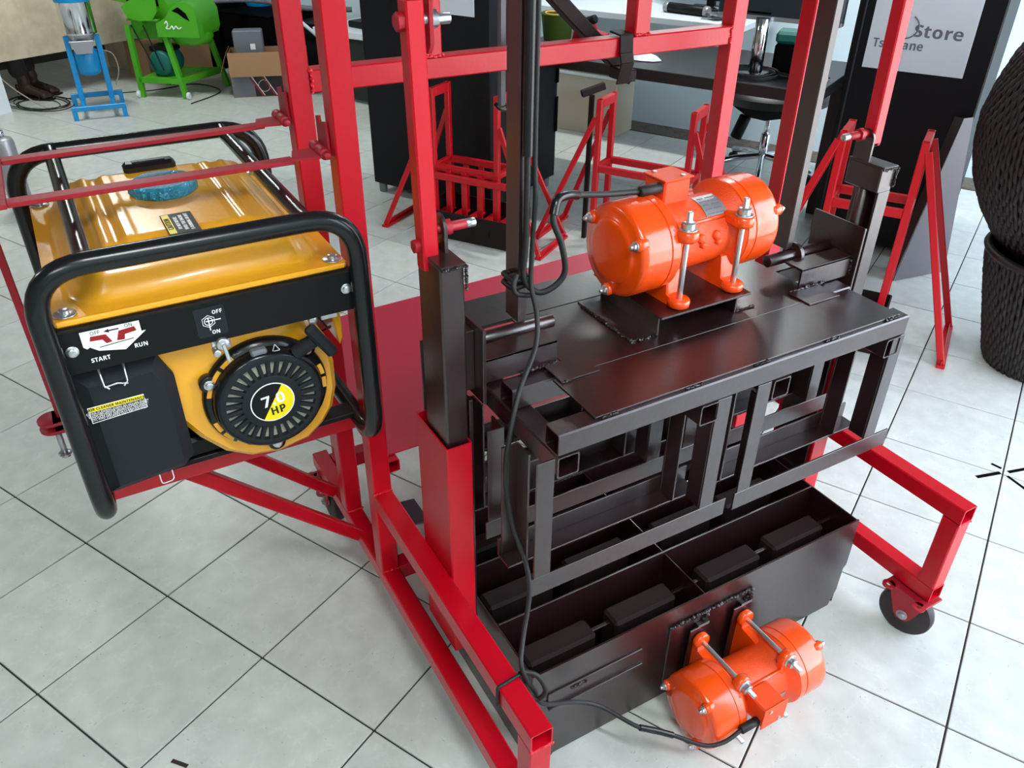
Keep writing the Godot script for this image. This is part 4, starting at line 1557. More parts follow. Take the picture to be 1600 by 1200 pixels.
	pipe(st, spline([v(-0.08, 0.90, -0.55), v(-0.06, 0.86, -0.565), v(-0.045, 0.84, -0.60), v(-0.05, 0.80, -0.66)]), 0.0022, 8)
	obj("engine_wire", st, M["rubber"], g)
	st = mk()
	pipe(st, spline([v(-0.225, 0.905, -0.55), v(-0.19, 0.905, -0.53), v(-0.15, 0.91, -0.55)]), 0.0018, 8)
	obj("engine_wire", st, M["rubber"], g)

# ---------------------------------------------------------------- cables
func cables() -> void:
	var t := thing("power_cable", "black power cable tied along the dark guide bar, looping to the upper motor", "cable")
	var st := mk()
	pipe(st, spline([v(0.222, 1.62, -0.4145), v(0.2235, 1.40, -0.4145), v(0.2235, 1.25, -0.4145), v(0.2235, 1.14, -0.4145), v(0.2235, 1.02, -0.4145), v(0.220, 0.95, -0.413), v(0.238, 0.925, -0.40), v(0.262, 0.932, -0.39), v(0.281, 0.958, -0.385), v(0.272, 1.008, -0.385), v(0.258, 1.05, -0.39), v(0.272, 1.079, -0.40), v(0.32, 1.070, -0.42), v(0.40, 1.050, -0.444), v(0.474, 1.040, -0.451)], 8), 0.0052, 12)
	obj("cord", st, M["rubber"], t)
	st = mk()
	pipe(st, spline([v(0.258, 1.058, -0.39), v(0.270, 1.078, -0.398), v(0.298, 1.077, -0.41), v(0.322, 1.069, -0.421)], 6), 0.0078, 10)
	obj("tape_wrap", st, M["black_gloss"], t, "shiny black tape splice")
	st = mk()
	pipe(st, spline([v(0.222, 1.62, -0.4145), v(0.2235, 1.40, -0.4145), v(0.2235, 1.22, -0.4145), v(0.2235, 1.15, -0.4145)], 6), 0.0085, 12)
	obj("sleeve", st, M["black_gloss"], t, "glossy black sleeve round the cables")
	var t2 := thing("power_cable", "thin black power cable hanging from the guide bar to the lower orange motor", "cable")
	st = mk()
	pipe(st, spline([v(0.238, 1.62, -0.418), v(0.2385, 1.40, -0.418), v(0.2385, 1.16, -0.418), v(0.240, 1.08, -0.416), v(0.234, 1.0, -0.412), v(0.228, 0.94, -0.403), v(0.220, 0.90, -0.37), v(0.199, 0.862, -0.338), v(0.142, 0.824, -0.29), v(0.108, 0.769, -0.26), v(0.092, 0.704, -0.245), v(0.092, 0.62, -0.22), v(0.100, 0.556, -0.19), v(0.096, 0.503, -0.17), v(0.068, 0.452, -0.14), v(0.046, 0.43, -0.11), v(0.05, 0.40, -0.1), v(0.068, 0.354, -0.10), v(0.088, 0.306, -0.10), v(0.179, 0.212, -0.13), v(0.234, 0.171, -0.12), v(0.281, 0.150, -0.06), v(0.340, 0.122, -0.030), v(0.39, 0.100, 0.006), v(0.43, 0.098, 0.019), v(0.472, 0.106, 0.019)], 7), 0.0042, 10)
	obj("cord", st, M["rubber"], t2)
	st = mk()
	pipe(st, spline([v(0.281, 0.150, -0.06), v(0.31, 0.137, -0.046), v(0.340, 0.122, -0.030)], 5), 0.0062, 10)
	obj("tape_wrap", st, M["black_gloss"], t2)
	var z := thing("cable_tie", "black cable tie loop knotted round the front end of the left red rail", "cable tie")
	st = mk()
	pipe(st, rounded([v(-0.003, 0.409, -0.10), v(0.043, 0.409, -0.105), v(0.043, 0.361, -0.105), v(-0.003, 0.361, -0.10)], 0.006, 3, true), 0.003, 8, true)
	obj("band", st, M["rubber"], z)
	st = mk()
	pipe(st, spline([v(0.045, 0.412, -0.106), v(0.068, 0.40, -0.095), v(0.080, 0.365, -0.085), v(0.066, 0.345, -0.09), v(0.05, 0.37, -0.10), v(0.046, 0.405, -0.11)], 6), 0.0045, 10)
	obj("knot", st, M["rubber"], z)
	var k := thing("cable_knot", "black cord knotted round the left guide bar above the deck", "cord")
	st = mk()
	pipe(st, rounded([v(0.202, 0.945, -0.42), v(0.238, 0.94, -0.418), v(0.24, 0.94, -0.456), v(0.202, 0.945, -0.456)], 0.008, 3, true), 0.004, 8, true)
	pipe(st, rounded([v(0.202, 0.930, -0.42), v(0.238, 0.932, -0.418), v(0.24, 0.932, -0.456), v(0.202, 0.930, -0.456)], 0.008, 3, true), 0.004, 8, true)
	pipe(st, spline([v(0.210, 0.955, -0.418), v(0.200, 0.94, -0.412), v(0.205, 0.925, -0.408), v(0.235, 0.918, -0.404)], 5), 0.0045, 8)
	obj("cord_loop", st, M["rubber"], k)
	# bent latch strip and its brace hanging on the crossbar
	var l := thing("latch_strap", "bent dark steel strap hooked over the red crossbar with a brace rising behind", "strap")
	st = mk()
	var xs := 0.7225
	var pth := [v(0, 1.213, -0.905), v(0, 1.2105, -0.866), v(0, 1.175, -0.862), v(0, 1.155, -0.855), v(0, 1.110, -0.868)]
	for i in 4:
		bar(st, v(0.735, 0, 0) + pth[i], v(0.735, 0, 0) + pth[i + 1], 0.004, 0.034, Vector3.RIGHT, 0.0008)
	obj("strap", st, M["brown_matt"], l)
	st = mk()
	rtube(st, v(0.812, 1.10, -0.945), v(0.44, 1.421, -0.945), 0.03, 0.03, Vector3.BACK)
	obj("brace", st, M["brown_matt"], l)
	st = mk()
	bx(st, v(0.745, 1.110, -0.935), v(0.775, 1.135, -0.871), 0.002)
	obj("brace_foot", st, M["brown_matt"], l)

	var pr := thing("pull_rod", "thin grey square rod with a bent wire hook hanging behind the red crossbar", "rod")
	st = mk()
	bx(st, v(0.470, 1.075, -0.957), v(0.484, 1.62, -0.943), 0.0015)
	obj("rod", st, M["silver_dark"], pr)
	st = mk()
	pipe(st, spline([v(0.452, 1.085, -0.93), v(0.462, 1.075, -0.935), v(0.480, 1.070, -0.940), v(0.498, 1.075, -0.945), v(0.500, 1.088, -0.948)], 5), 0.005, 8)
	obj("wire_hook", st, M["black_gloss"], pr)

# ---------------------------------------------------------------- small red hand presses behind
func press_frame(label: String, xr: float, zr: float, turn: float, W: float, D: float, H: float, yr: float, has_box: bool) -> Node3D:
	var t := rthing("hand_press_frame", label, "press frame", xr, zr, turn, 0.0)
	var m: Material = M["red_far"]
	var st: SurfaceTool
	for s in [-1.0, 1.0]:
		var x: float = s * W * 0.5
		for z in [D * 0.5, -D * 0.5]:
			st = mk()
			rtube(st, v(x, 0.10, z), v(x, H, z), 0.025, 0.025, Vector3.BACK)
			obj("upright", st, m, t)
			# splayed leg
			st = mk()
			rtube(st, v(x + s * 0.014, yr + 0.22, z * 1.1), v(x + s * 0.25, 0.012, z * 2.0), 0.024, 0.012, Vector3.BACK)
			obj("splayed_leg", st, m, t)
		st = mk()
		rtube(st, v(x, H - 0.02, D * 0.5 - 0.013), v(x, H - 0.02, -D * 0.5 + 0.013), 0.025, 0.038)
		obj("top_bar", st, m, t)
		st = mk()
		rtube(st, v(x, yr, D * 0.5 - 0.013), v(x, yr, -D * 0.5 + 0.013), 0.024, 0.024)
		obj("side_bar", st, m, t)
		st = mk()
		bar(st, v(x + s * 0.25, 0.006, D * 1.1), v(x + s * 0.25, 0.006, -D * 1.1), 0.03, 0.012)
		bar(st, v(x + s * 0.25, 0.018, D * 1.1), v(x + s * 0.25, 0.018, -D * 1.1), 0.005, 0.024)
		obj("foot_bar", st, m, t)
	for z in [D * 0.5, -D * 0.5]:
		st = mk()
		rtube(st, v(-W * 0.5 + 0.013, yr, z), v(W * 0.5 - 0.013, yr, z), 0.024, 0.03)
		obj("rail", st, m, t)
	if has_box:
		st = mk()
		rtube(st, v(-W * 0.5 - 0.05, yr - 0.03, D * 0.5 + 0.03), v(W * 0.5 + 0.06, yr - 0.03, D * 0.5 + 0.03), 0.02, 0.03)
		obj("rail", st, m, t)
		for i in 5:
			var x := -W * 0.5 + W * i / 4.0
			for z in [D * 0.5 + 0.012, -D * 0.5 - 0.012]:
				st = mk()
				bar(st, v(x, 0.06, z), v(x, yr, z), 0.026, 0.012, Vector3.BACK)
				obj("slat", st, m, t)
			st = mk()
			bar(st, v(x, 0.075, D * 0.5 + 0.005), v(x, 0.075, -D * 0.5 - 0.005), 0.05, 0.01)
			obj("tamper_shoe", st, m, t)
	return t

func mould_tray(label: String, xr: float, zr: float, turn: float, w: float, d: float, h: float) -> Node3D:
	var t := rthing("mould_tray", label, "mould tray", xr, zr, turn)
	var st := mk()
	for s in [-1.0, 1.0]:
		bx(st, v(-w / 2, 0.003, s * d / 2 - 0.003), v(w / 2, h, s * d / 2 + 0.003), 0.0008)
		bx(st, v(s * w / 2 - 0.003, 0.003, -d / 2 + 0.003), v(s * w / 2 + 0.003, h, d / 2 - 0.003), 0.0008)
	obj("tray_walls", st, M["brown_matt"], t)
	for i in 4:
		st = mk()
		var x := -w / 2 + w * (i + 1) / 5.0
		bx(st, v(x - 0.0015, 0.05, d / 2 + 0.003), v(x + 0.0015, 0.085, d / 2 + 0.0036), 0.0)
		obj("slit", st, M["black_hole"], t)
	return t

func red_trestles() -> void:
	press_frame("low red hand press frame with comb slats standing in a dark mould tray", -1.79, -2.37, 6.0, 0.33, 0.14, 0.67, 0.32, true)
	mould_tray("dark brown mould tray holding the comb-slatted red press frame", -1.77, -2.36, 6.0, 0.46, 0.24, 0.135)
	var a := press_frame("red hand press frame with bare loops standing behind the upper orange motor", -1.05, -2.66, 4.0, 0.42, 0.15, 0.66, 0.36, false)
	var st := mk()
	rtube(st, v(-0.27, 0.0, 0.03), v(-0.27, 0.66, 0.03), 0.02, 0.02, Vector3.BACK)
	rtube(st, v(-0.31, 0.665, 0.05), v(-0.235, 0.695, -0.02), 0.028, 0.028)
	obj("lever_bar", st, M["brown_matt"], a, "dark brown T shaped lever bar")
	press_frame("red hand press frame with splayed legs before the dark store sign cabinet", -0.07, -2.42, 4.0, 0.26, 0.16, 0.75, 0.50, false)
	mould_tray("small dark mould tray under the right hand red press frame", -0.03, -2.35, 4.0, 0.24, 0.24, 0.14)

# ---------------------------------------------------------------- furniture along the back wall
func furniture() -> void:
	var st: SurfaceTool
	# tall black cabinet
	var c := rthing("storage_cabinet", "tall black cabinet with a white sheet, behind the low red press frame", "cabinet", -2.19, -2.71, 0.0)
	st = mk()
	box(st, v(0, 0.80, 0), v(0.76, 1.50, 0.33), 0.004)
	obj("body", st, M["dark_cabinet"], c)
	for q in [[0.34, 0.14], [0.34, -0.14], [-0.34, 0.14], [-0.34, -0.14]]:
		st = mk()
		cyl(st, v(q[0], 0.0, q[1]), v(q[0], 0.05, q[1]), 0.022, 12, 0.004)
		obj("foot", st, M["grey_print"], c)
	st = mk()
	bx(st, v(0.02, 0.93, 0.166), v(0.30, 1.2, 0.169), 0.0005)
	obj("white_sheet", st, M["white_board"], c)
	# low drawer unit beside it
	var dp := rthing("drawer_unit", "low black drawer unit at the left end of the brown desk", "drawers", -2.10, -3.025, 0.0)
	st = mk()
	box(st, v(0, 0.366, 0), v(0.58, 0.612, 0.28), 0.003)
	obj("body", st, M["dark_cabinet"], dp)
	for q in [[0.25, 0.10], [0.25, -0.11], [-0.25, 0.10], [-0.25, -0.11]]:
		st = mk()
		cyl(st, v(q[0], 0.0, q[1]), v(q[0], 0.06, q[1]), 0.022, 12, 0.004)
		obj("foot", st, M["grey_print"], dp)
	for e in [[0.30, 0.48], [0.55, 0.66]]:
		st = mk()
		bx(st, v(0.2905, e[0], -0.145), v(0.296, e[1], -0.12), 0.001)
		obj("hinge", st, M["black_hole"], dp)
	# plastic crate between cabinet and wall
	var k := rthing("plastic_crate", "translucent beige plastic crate between the black cabinet and back wall", "crate", -2.20, -4.29, 0.0, 0.0022)
	st = mk()
	for s in [-1.0, 1.0]:
		box(st, v(0, 0.18, s * 0.13), v(0.50, 0.36, 0.006), 0.002)
		box(st, v(s * 0.25, 0.18, 0), v(0.006, 0.36, 0.254), 0.002)
	box(st, v(0, 0.004, 0), v(0.49, 0.006, 0.25), 0.001)
	obj("walls", st, M["crate"], k)
	st = mk()
	pipe(st, rounded([v(-0.255, 0.365, -0.135), v(0.255, 0.365, -0.135), v(0.255, 0.365, 0.135), v(-0.255, 0.365, 0.135)], 0.04, 5, true), 0.010, 8, true)
	obj("rim", st, M["white_board"], k)
	st = mk()
	box(st, v(0, 0.11, 0), v(0.46, 0.2, 0.22), 0.02)
	obj("contents", st, M["cardboard"], k)
	# dark desk
	var d := rthing("office_desk", "dark brown office desk with monitor, in front of the pale back wall", "desk", -1.20, -3.28, 0.0)
	st = mk()
	box(st, v(-0.03, 0.70, 0), v(1.58, 0.05, 0.70), 0.003)
	obj("desktop", st, M["desk_brown"], d)
	for s in [1.0]:
		st = mk()
		box(st, v(s * 0.70, 0.3375, -0.28), v(0.05, 0.675, 0.05), 0.003)
		obj("desk_leg", st, M["desk_brown"], d)
	# monitor on it, its back to the viewer
	var mo := rthing("computer_monitor", "large grey backed computer monitor on a chrome stand on the brown desk", "monitor", -0.78, -3.13, 0.0, 0.7252)
	st = mk()
	cyl(st, v(0, 0, 0), v(0, 0.012, 0), 0.10, 32, 0.004)
	obj("base", st, M["black_gloss"], mo)
	st = mk()
	cyl(st, v(0, 0.012, 0), v(0, 0.23, 0), 0.03, 20, 0.002)
	obj("stand", st, M["chrome"], mo)
	st = mk()
	box(st, v(0.05, 0.40, -0.055), v(0.54, 0.36, 0.05), 0.008)
	obj("case", st, M["screen"], mo)
	st = mk()
	bx(st, v(-0.22, 0.215, -0.08), v(0.32, 0.233, -0.028), 0.002)
	obj("lower_bezel", st, M["silver"], mo)
	st = mk()
	bx(st, v(-0.10, 0.24, -0.031), v(0.02, 0.248, -0.029), 0.0)
	obj("maker_mark", st, M["black_hole"], mo)
	var w := rthing("cable_coil", "coiled black computer cable on the brown desk round the monitor foot", "cable", -0.79, -3.10, 0.0, 0.727)
	st = mk()
	var pts := []
	for i in 60:
		var t := TAU * i / 20.0
		pts.append(v(cos(t) * (0.115 + 0.010 * sin(t * 0.37)), 0.004 + 0.006 * (i / 20), sin(t) * 0.115))
	pts.append(v(0.2, 0.006, -0.02)); pts.append(v(0.32, 0.006, -0.1))
	pipe(st, pts, 0.0045, 6)
	obj("coil", st, M["rubber"], w)
	var tb := rthing("storage_tin", "teal topped dark box on the brown desk right of the monitor stand", "box", -0.66, -3.28, 10.0, 0.7252)
	st = mk()
	box(st, v(0, 0.06, 0), v(0.17, 0.12, 0.12), 0.012)
	obj("box_body", st, M["black_hole"], tb)
	st = mk()
	box(st, v(0, 0.145, 0), v(0.175, 0.05, 0.125), 0.012)
	obj("lid", st, M["teal"], tb)
	var ms := rthing("computer_mouse", "white computer mouse on the brown desk by the red post", "mouse", -0.50, -3.17, 20.0, 0.7252)
	st = mk()
	lathe(st, [Vector2(0.0, 0.036), Vector2(0.014, 0.034), Vector2(0.026, 0.024), Vector2(0.030, 0.01), Vector2(0.029, 0.0), Vector2(0, 0)], Transform3D(Basis.from_scale(Vector3(1, 1, 1.7)), Vector3.ZERO), 20)
	obj("shell", st, M["white_board"], ms)
	var pb := rthing("plastic_bag", "crumpled clear plastic bag on the left end of the brown desk", "bag", -1.33, -3.12, 0.0, 0.7252)
	st = mk()
	var rr := RandomNumberGenerator.new()
	rr.seed = 9
	lathe(st, [Vector2(0.0, 0.03), Vector2(0.03, 0.028), Vector2(0.055, 0.018), Vector2(0.07, 0.004), Vector2(0.06, 0.0), Vector2(0, 0)], Transform3D(Basis.from_scale(Vector3(1.5, 1, 0.8)), Vector3.ZERO), 9)
	obj("film", st, M["white_board"], pb)
	# office chair beyond the desk
	var ch := rthing("office_chair", "black padded office chair with chrome star base beyond the brown desk", "chair", -0.92, -3.98, 20.0)
	st = mk()
	lathe(st, [Vector2(0, 0.52), Vector2(0.16, 0.525), Vector2(0.26, 0.51), Vector2(0.295, 0.47), Vector2(0.27, 0.425), Vector2(0.12, 0.40), Vector2(0, 0.40)], Transform3D(Basis.from_scale(Vector3(1.12, 1, 1.0)), Vector3.ZERO), 32)
	obj("seat", st, M["leather"], ch)
	st = mk()
	extr(st, poly([-0.20, 0.03, 0.20, 0.03, 0.17, -0.02, 0.10, -0.05, 0.05, -0.02, -0.03, -0.035, -0.12, -0.02]), 0.26, Transform3D(Basis.IDENTITY, v(0, 0.375, -0.13)), 0.02)
	obj("seat_pan", st, M["black_plastic"], ch)
	st = mk()
	cyl(st, v(-0.13, 0.36, 0.12), v(-0.17, 0.24, 0.14), 0.032, 16, 0.006)
	obj("tension_knob", st, M["black_satin"], ch)
	st = mk()
	cyl(st, v(0, 0.10, 0), v(0, 0.24, 0), 0.026, 18, 0.002)
	cyl(st, v(0, 0.24, 0), v(0, 0.36, 0), 0.015, 16, 0.001)
	obj("gas_column", st, M["chrome"], ch)
	for i in 5:
		var t := TAU * i / 5.0 + 0.4
		var e := v(cos(t), 0, sin(t))
		st = mk()
		pipe(st, [e * 0.02 + v(0, 0.115, 0), e * 0.16 + v(0, 0.10, 0), e * 0.29 + v(0, 0.068, 0)], 0.017, 10)
		var ar := obj("star_arm", st, M["chrome"], ch)
		st = mk()
		var sdv := v(-e.z, 0, e.x)
		cyl(st, e * 0.285 + v(0, 0.027, 0) - sdv * 0.02, e * 0.285 + v(0, 0.027, 0) + sdv * 0.02, 0.0265, 14, 0.004)
		obj("castor_wheel", st, M["black_satin"], ar)
	# white side table with things on it
	var tbn := rthing("white_table", "long white table along the back wall behind the red crossbar", "table", -2.02, -4.28, 0.0, 0.0022)
	st = mk()
	box(st, v(0, 0.755, 0), v(1.75, 0.035, 0.60), 0.003)
	obj("table_top", st, M["white_board"], tbn)
	for s in [-0.80, 0.80]:
		st = mk()
		cyl(st, v(s, 0.0, 0.15), v(s, 0.737, 0.15), 0.025, 16, 0.001)
		obj("table_leg", st, M["chrome"], tbn)
	var bs := rthing("waste_basket", "olive green basket standing on the left end of the brown desk", "basket", -1.90, -3.30, 0.0, 0.7252)
	st = mk()
	lathe(st, [Vector2(0, 0.0), Vector2(0.066, 0.0), Vector2(0.07, 0.004), Vector2(0.085, 0.125), Vector2(0.089, 0.13), Vector2(0.086, 0.134), Vector2(0.081, 0.125), Vector2(0.065, 0.01), Vector2(0, 0.01)], Transform3D.IDENTITY, 24)
	obj("bucket", st, M["lime"], bs)
	st = mk()
	pipe(st, rounded([v(0.088, 0.131, 0), v(0.0, 0.131, 0.088), v(-0.088, 0.131, 0), v(0, 0.131, -0.088)], 0.06, 6, true), 0.004, 6, true)
	obj("rim_band", st, M["yellow"], bs)
	var rt := rthing("power_tool", "small dark red power tool lying on the desk by the olive basket", "tool", -1.78, -3.44, 0.0, 0.7252)
	st = mk()
	extr(st, poly([-0.09, 0.0, 0.10, 0.0, 0.095, 0.03, 0.03, 0.045, 0.01, 0.08, -0.05, 0.085, -0.08, 0.05]), 0.06, Transform3D(Basis.IDENTITY, v(0, 0, -0.03)), 0.01)
	obj("housing", st, M["red_dull"], rt)
	st = mk()
	cyl(st, v(-0.04, 0.075, 0), v(0.03, 0.10, 0.0), 0.022, 16, 0.004)
	obj("motor_cover", st, M["black_satin"], rt)
	var tv := rthing("dark_screen", "dark flat screen standing on the long white table", "screen", -1.50, -4.42, 0.0, 0.775)
	st = mk()
	box(st, v(0, 0.26, 0), v(0.62, 0.42, 0.035), 0.006)
	obj("panel", st, M["dark_cabinet"], tv)
	st = mk()
	box(st, v(0, 0.01, 0.02), v(0.24, 0.016, 0.16), 0.004)
	box(st, v(0, 0.045, 0), v(0.05, 0.06, 0.03), 0.002)
	obj("stand", st, M["black_satin"], tv)
	var rl := rthing("film_roll", "black roll with grey ends lying on the white table by the screen", "roll", -1.55, -4.17, -8.0, 0.802)
	st = mk()
	cyl(st, v(-0.12, 0, 0), v(0.12, 0, 0), 0.028, 18, 0.003)
	obj("roll_body", st, M["black_satin"], rl)
	st = mk()
	for s in [-0.145, 0.115]:
		st = mk()
		cyl(st, v(s, 0, 0), v(s + 0.03, 0, 0), 0.0295, 18, 0.003)
		obj("end_cap", st, M["silver"], rl)
	var pp := rthing("crumpled_papers", "crumpled grey papers at the right end of the white table", "papers", -1.30, -4.14, 15.0, 0.7745)
	st = mk()
	for i in 4:
		box(st, v(0.03 * i - 0.05, 0.012 + 0.014 * i, 0.01 * (i % 2)), v(0.17 - 0.02 * i, 0.004, 0.12), 0.0005, Basis(Vector3.BACK, 0.15 - 0.22 * (i % 3)) * Basis(Vector3.UP, 0.5 * i))
	obj("sheet", st, M["silver"], pp)
	# dark shop cabinet with the sign
	var f := rthing("display_cabinet", "tall dark shop cabinet with a white store sign at the right", "cabinet", -0.145, -3.50, 0.0)
	st = mk()
	box(st, v(0, 0.90, 0), v(0.54, 1.72, 0.60), 0.006)
	obj("body", st, M["dark_cabinet"], f)
	st = mk()
	for s in [-0.22, 0.22]:
		st = mk()
		box(st, v(s, 0.02, 0), v(0.05, 0.04, 0.5), 0.003)
		obj("plinth", st, M["black_hole"], f)
	st = mk()
	bx(st, v(-0.245, 0.06, 0.300), v(-0.238, 1.75, 0.306), 0.001)
	obj("door_edge", st, M["screen"], f)
	st = mk()
	bx(st, v(-0.205, 0.795, 0.3005), v(0.185, 1.16, 0.304), 0.0006)
	var sg := obj("store_sign", st, M["white_board"], f, "white sign with grey store lettering")
	letters(sg, "lettering", "Store", 0.046, M["grey_print"], Transform3D(Basis.IDENTITY.scaled(Vector3(1.18, 1, 1)), v(0.055, 0.952, 0.3045)), true)
	letters(sg, "lettering", "Tshwane", 0.034, M["grey_print"], Transform3D(Basis.IDENTITY, v(-0.085, 0.895, 0.3045)), true)
	st = mk()
	var arc := []
	for i in 17:
		var t := deg_to_rad(-150.0 + 210.0 * i / 16.0)
		arc.append(v(-0.072 + cos(t) * 0.05, 0.965 + sin(t) * 0.045, 0.3045))
	pipe(st, arc, 0.003, 6)
	obj("round_emblem", st, M["grey_print"], sg, "grey curved emblem")
	# leaning hopper plate
	var lp := rthing("hopper_plate", "dark bare steel plate leaning upright against the dark shop cabinet", "steel plate", 0.11, -3.05, 0.0)
	st = mk()
	var LB := Basis(Vector3.UP, deg_to_rad(54.0)) * Basis(Vector3.RIGHT, deg_to_rad(-5.0))
	extr(st, poly([-0.143, 0.004, 0.143, 0.004, 0.10, 0.665, 0.05, 0.665]), 0.004, Transform3D(LB, v(0, 0, 0)))
	obj("sheet", st, M["silver_dark"], lp)
	st = mk()
	bar(st, LB * v(-0.140, 0.026, -0.020), LB * v(0.052, 0.665, -0.020), 0.005, 0.045, LB * Vector3.BACK)
	obj("folded_edge", st, M["brown"], lp)
	# wicker lamp and pot
	var wp := rthing("wicker_pot", "dark woven wicker planter pot on the tiles at the right edge", "pot", 0.605, -2.50, 0.0)
	wicker(wp, "woven_shell", [Vector2(0.160, 0.006), Vector2(0.172, 0.02), Vector2(0.20, 0.12), Vector2(0.235, 0.25), Vector2(0.262, 0.36), Vector2(0.275, 0.42)], 100)
	st = mk()
	pipe(st, ring_pts(v(0, 0.42, 0), 0.275, 48), 0.014, 8, true)
	obj("braided_rim", st, M["wicker"], wp)
	st = mk()
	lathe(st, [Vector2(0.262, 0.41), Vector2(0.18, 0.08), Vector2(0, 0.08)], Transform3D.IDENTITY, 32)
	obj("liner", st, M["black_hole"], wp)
	var we := rthing("wicker_lamp", "large dark woven wicker globe set in the wicker pot", "wicker lamp", 0.605, -2.55, 0.0, 0.29)
	var pr := []
	for q in [[0.03, 0.02], [0.11, 0.045], [0.19, 0.09], [0.27, 0.16], [0.335, 0.25], [0.385, 0.35], [0.41, 0.45], [0.415, 0.54], [0.40, 0.63], [0.37, 0.73], [0.31, 0.83], [0.22, 0.92], [0.12, 0.975], [0.04, 0.99]]:
		pr.append(Vector2(q[0], q[1]))
	wicker(we, "woven_shell", pr, 150)
	st = mk()
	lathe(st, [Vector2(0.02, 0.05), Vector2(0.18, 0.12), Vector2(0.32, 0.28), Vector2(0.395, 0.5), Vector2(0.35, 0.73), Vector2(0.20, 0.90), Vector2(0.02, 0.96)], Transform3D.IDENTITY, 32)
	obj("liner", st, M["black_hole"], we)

func ring_pts(c: Vector3, r: float, n: int) -> Array:
	var o := []
	for i in n:
		var t := TAU * i / n
		o.append(c + v(cos(t) * r, 0, sin(t) * r))
	return o

# woven strands: wavy vertical ribs plus the horizontal weave between them
func wicker(parent: Node, n: String, prof: Array, ribs: int) -> void:
	var st := mk()
	var L := 0.0
	for i in prof.size() - 1:
		L += prof[i].distance_to(prof[i + 1])
	var rows := int(L / 0.012)
	var rw := RandomNumberGenerator.new()
	rw.seed = ribs
	for j in ribs:
		var ph := TAU * rw.randf()
		var pts := []
		for k in rows + 1:
			var s := L * k / rows
			var i := 0
			var acc := 0.0
			while i < prof.size() - 2 and acc + prof[i].distance_to(prof[i + 1]) < s:
				acc += prof[i].distance_to(prof[i + 1])
				i += 1
			var p: Vector2 = prof[i].lerp(prof[i + 1], clamp((s - acc) / prof[i].distance_to(prof[i + 1]), 0.0, 1.0))
			var d: Vector2 = (prof[i + 1] - prof[i]).normalized()
			var q := p + Vector2(d.y, -d.x) * (0.0028 * (1.0 if (j + k / 2) % 2 == 0 else -1.0) + rw.randf_range(-0.0012, 0.0012))
			var t: float = TAU * (j + 0.16 * sin(k * 0.3 + ph)) / ribs
			pts.append(v(cos(t) * q.x, q.y, sin(t) * q.x))
		pipe(st, pts, 0.0088, 5)
	var o := obj(n, st, M["wicker"], parent)
	o.set_meta("kind", "stuff")

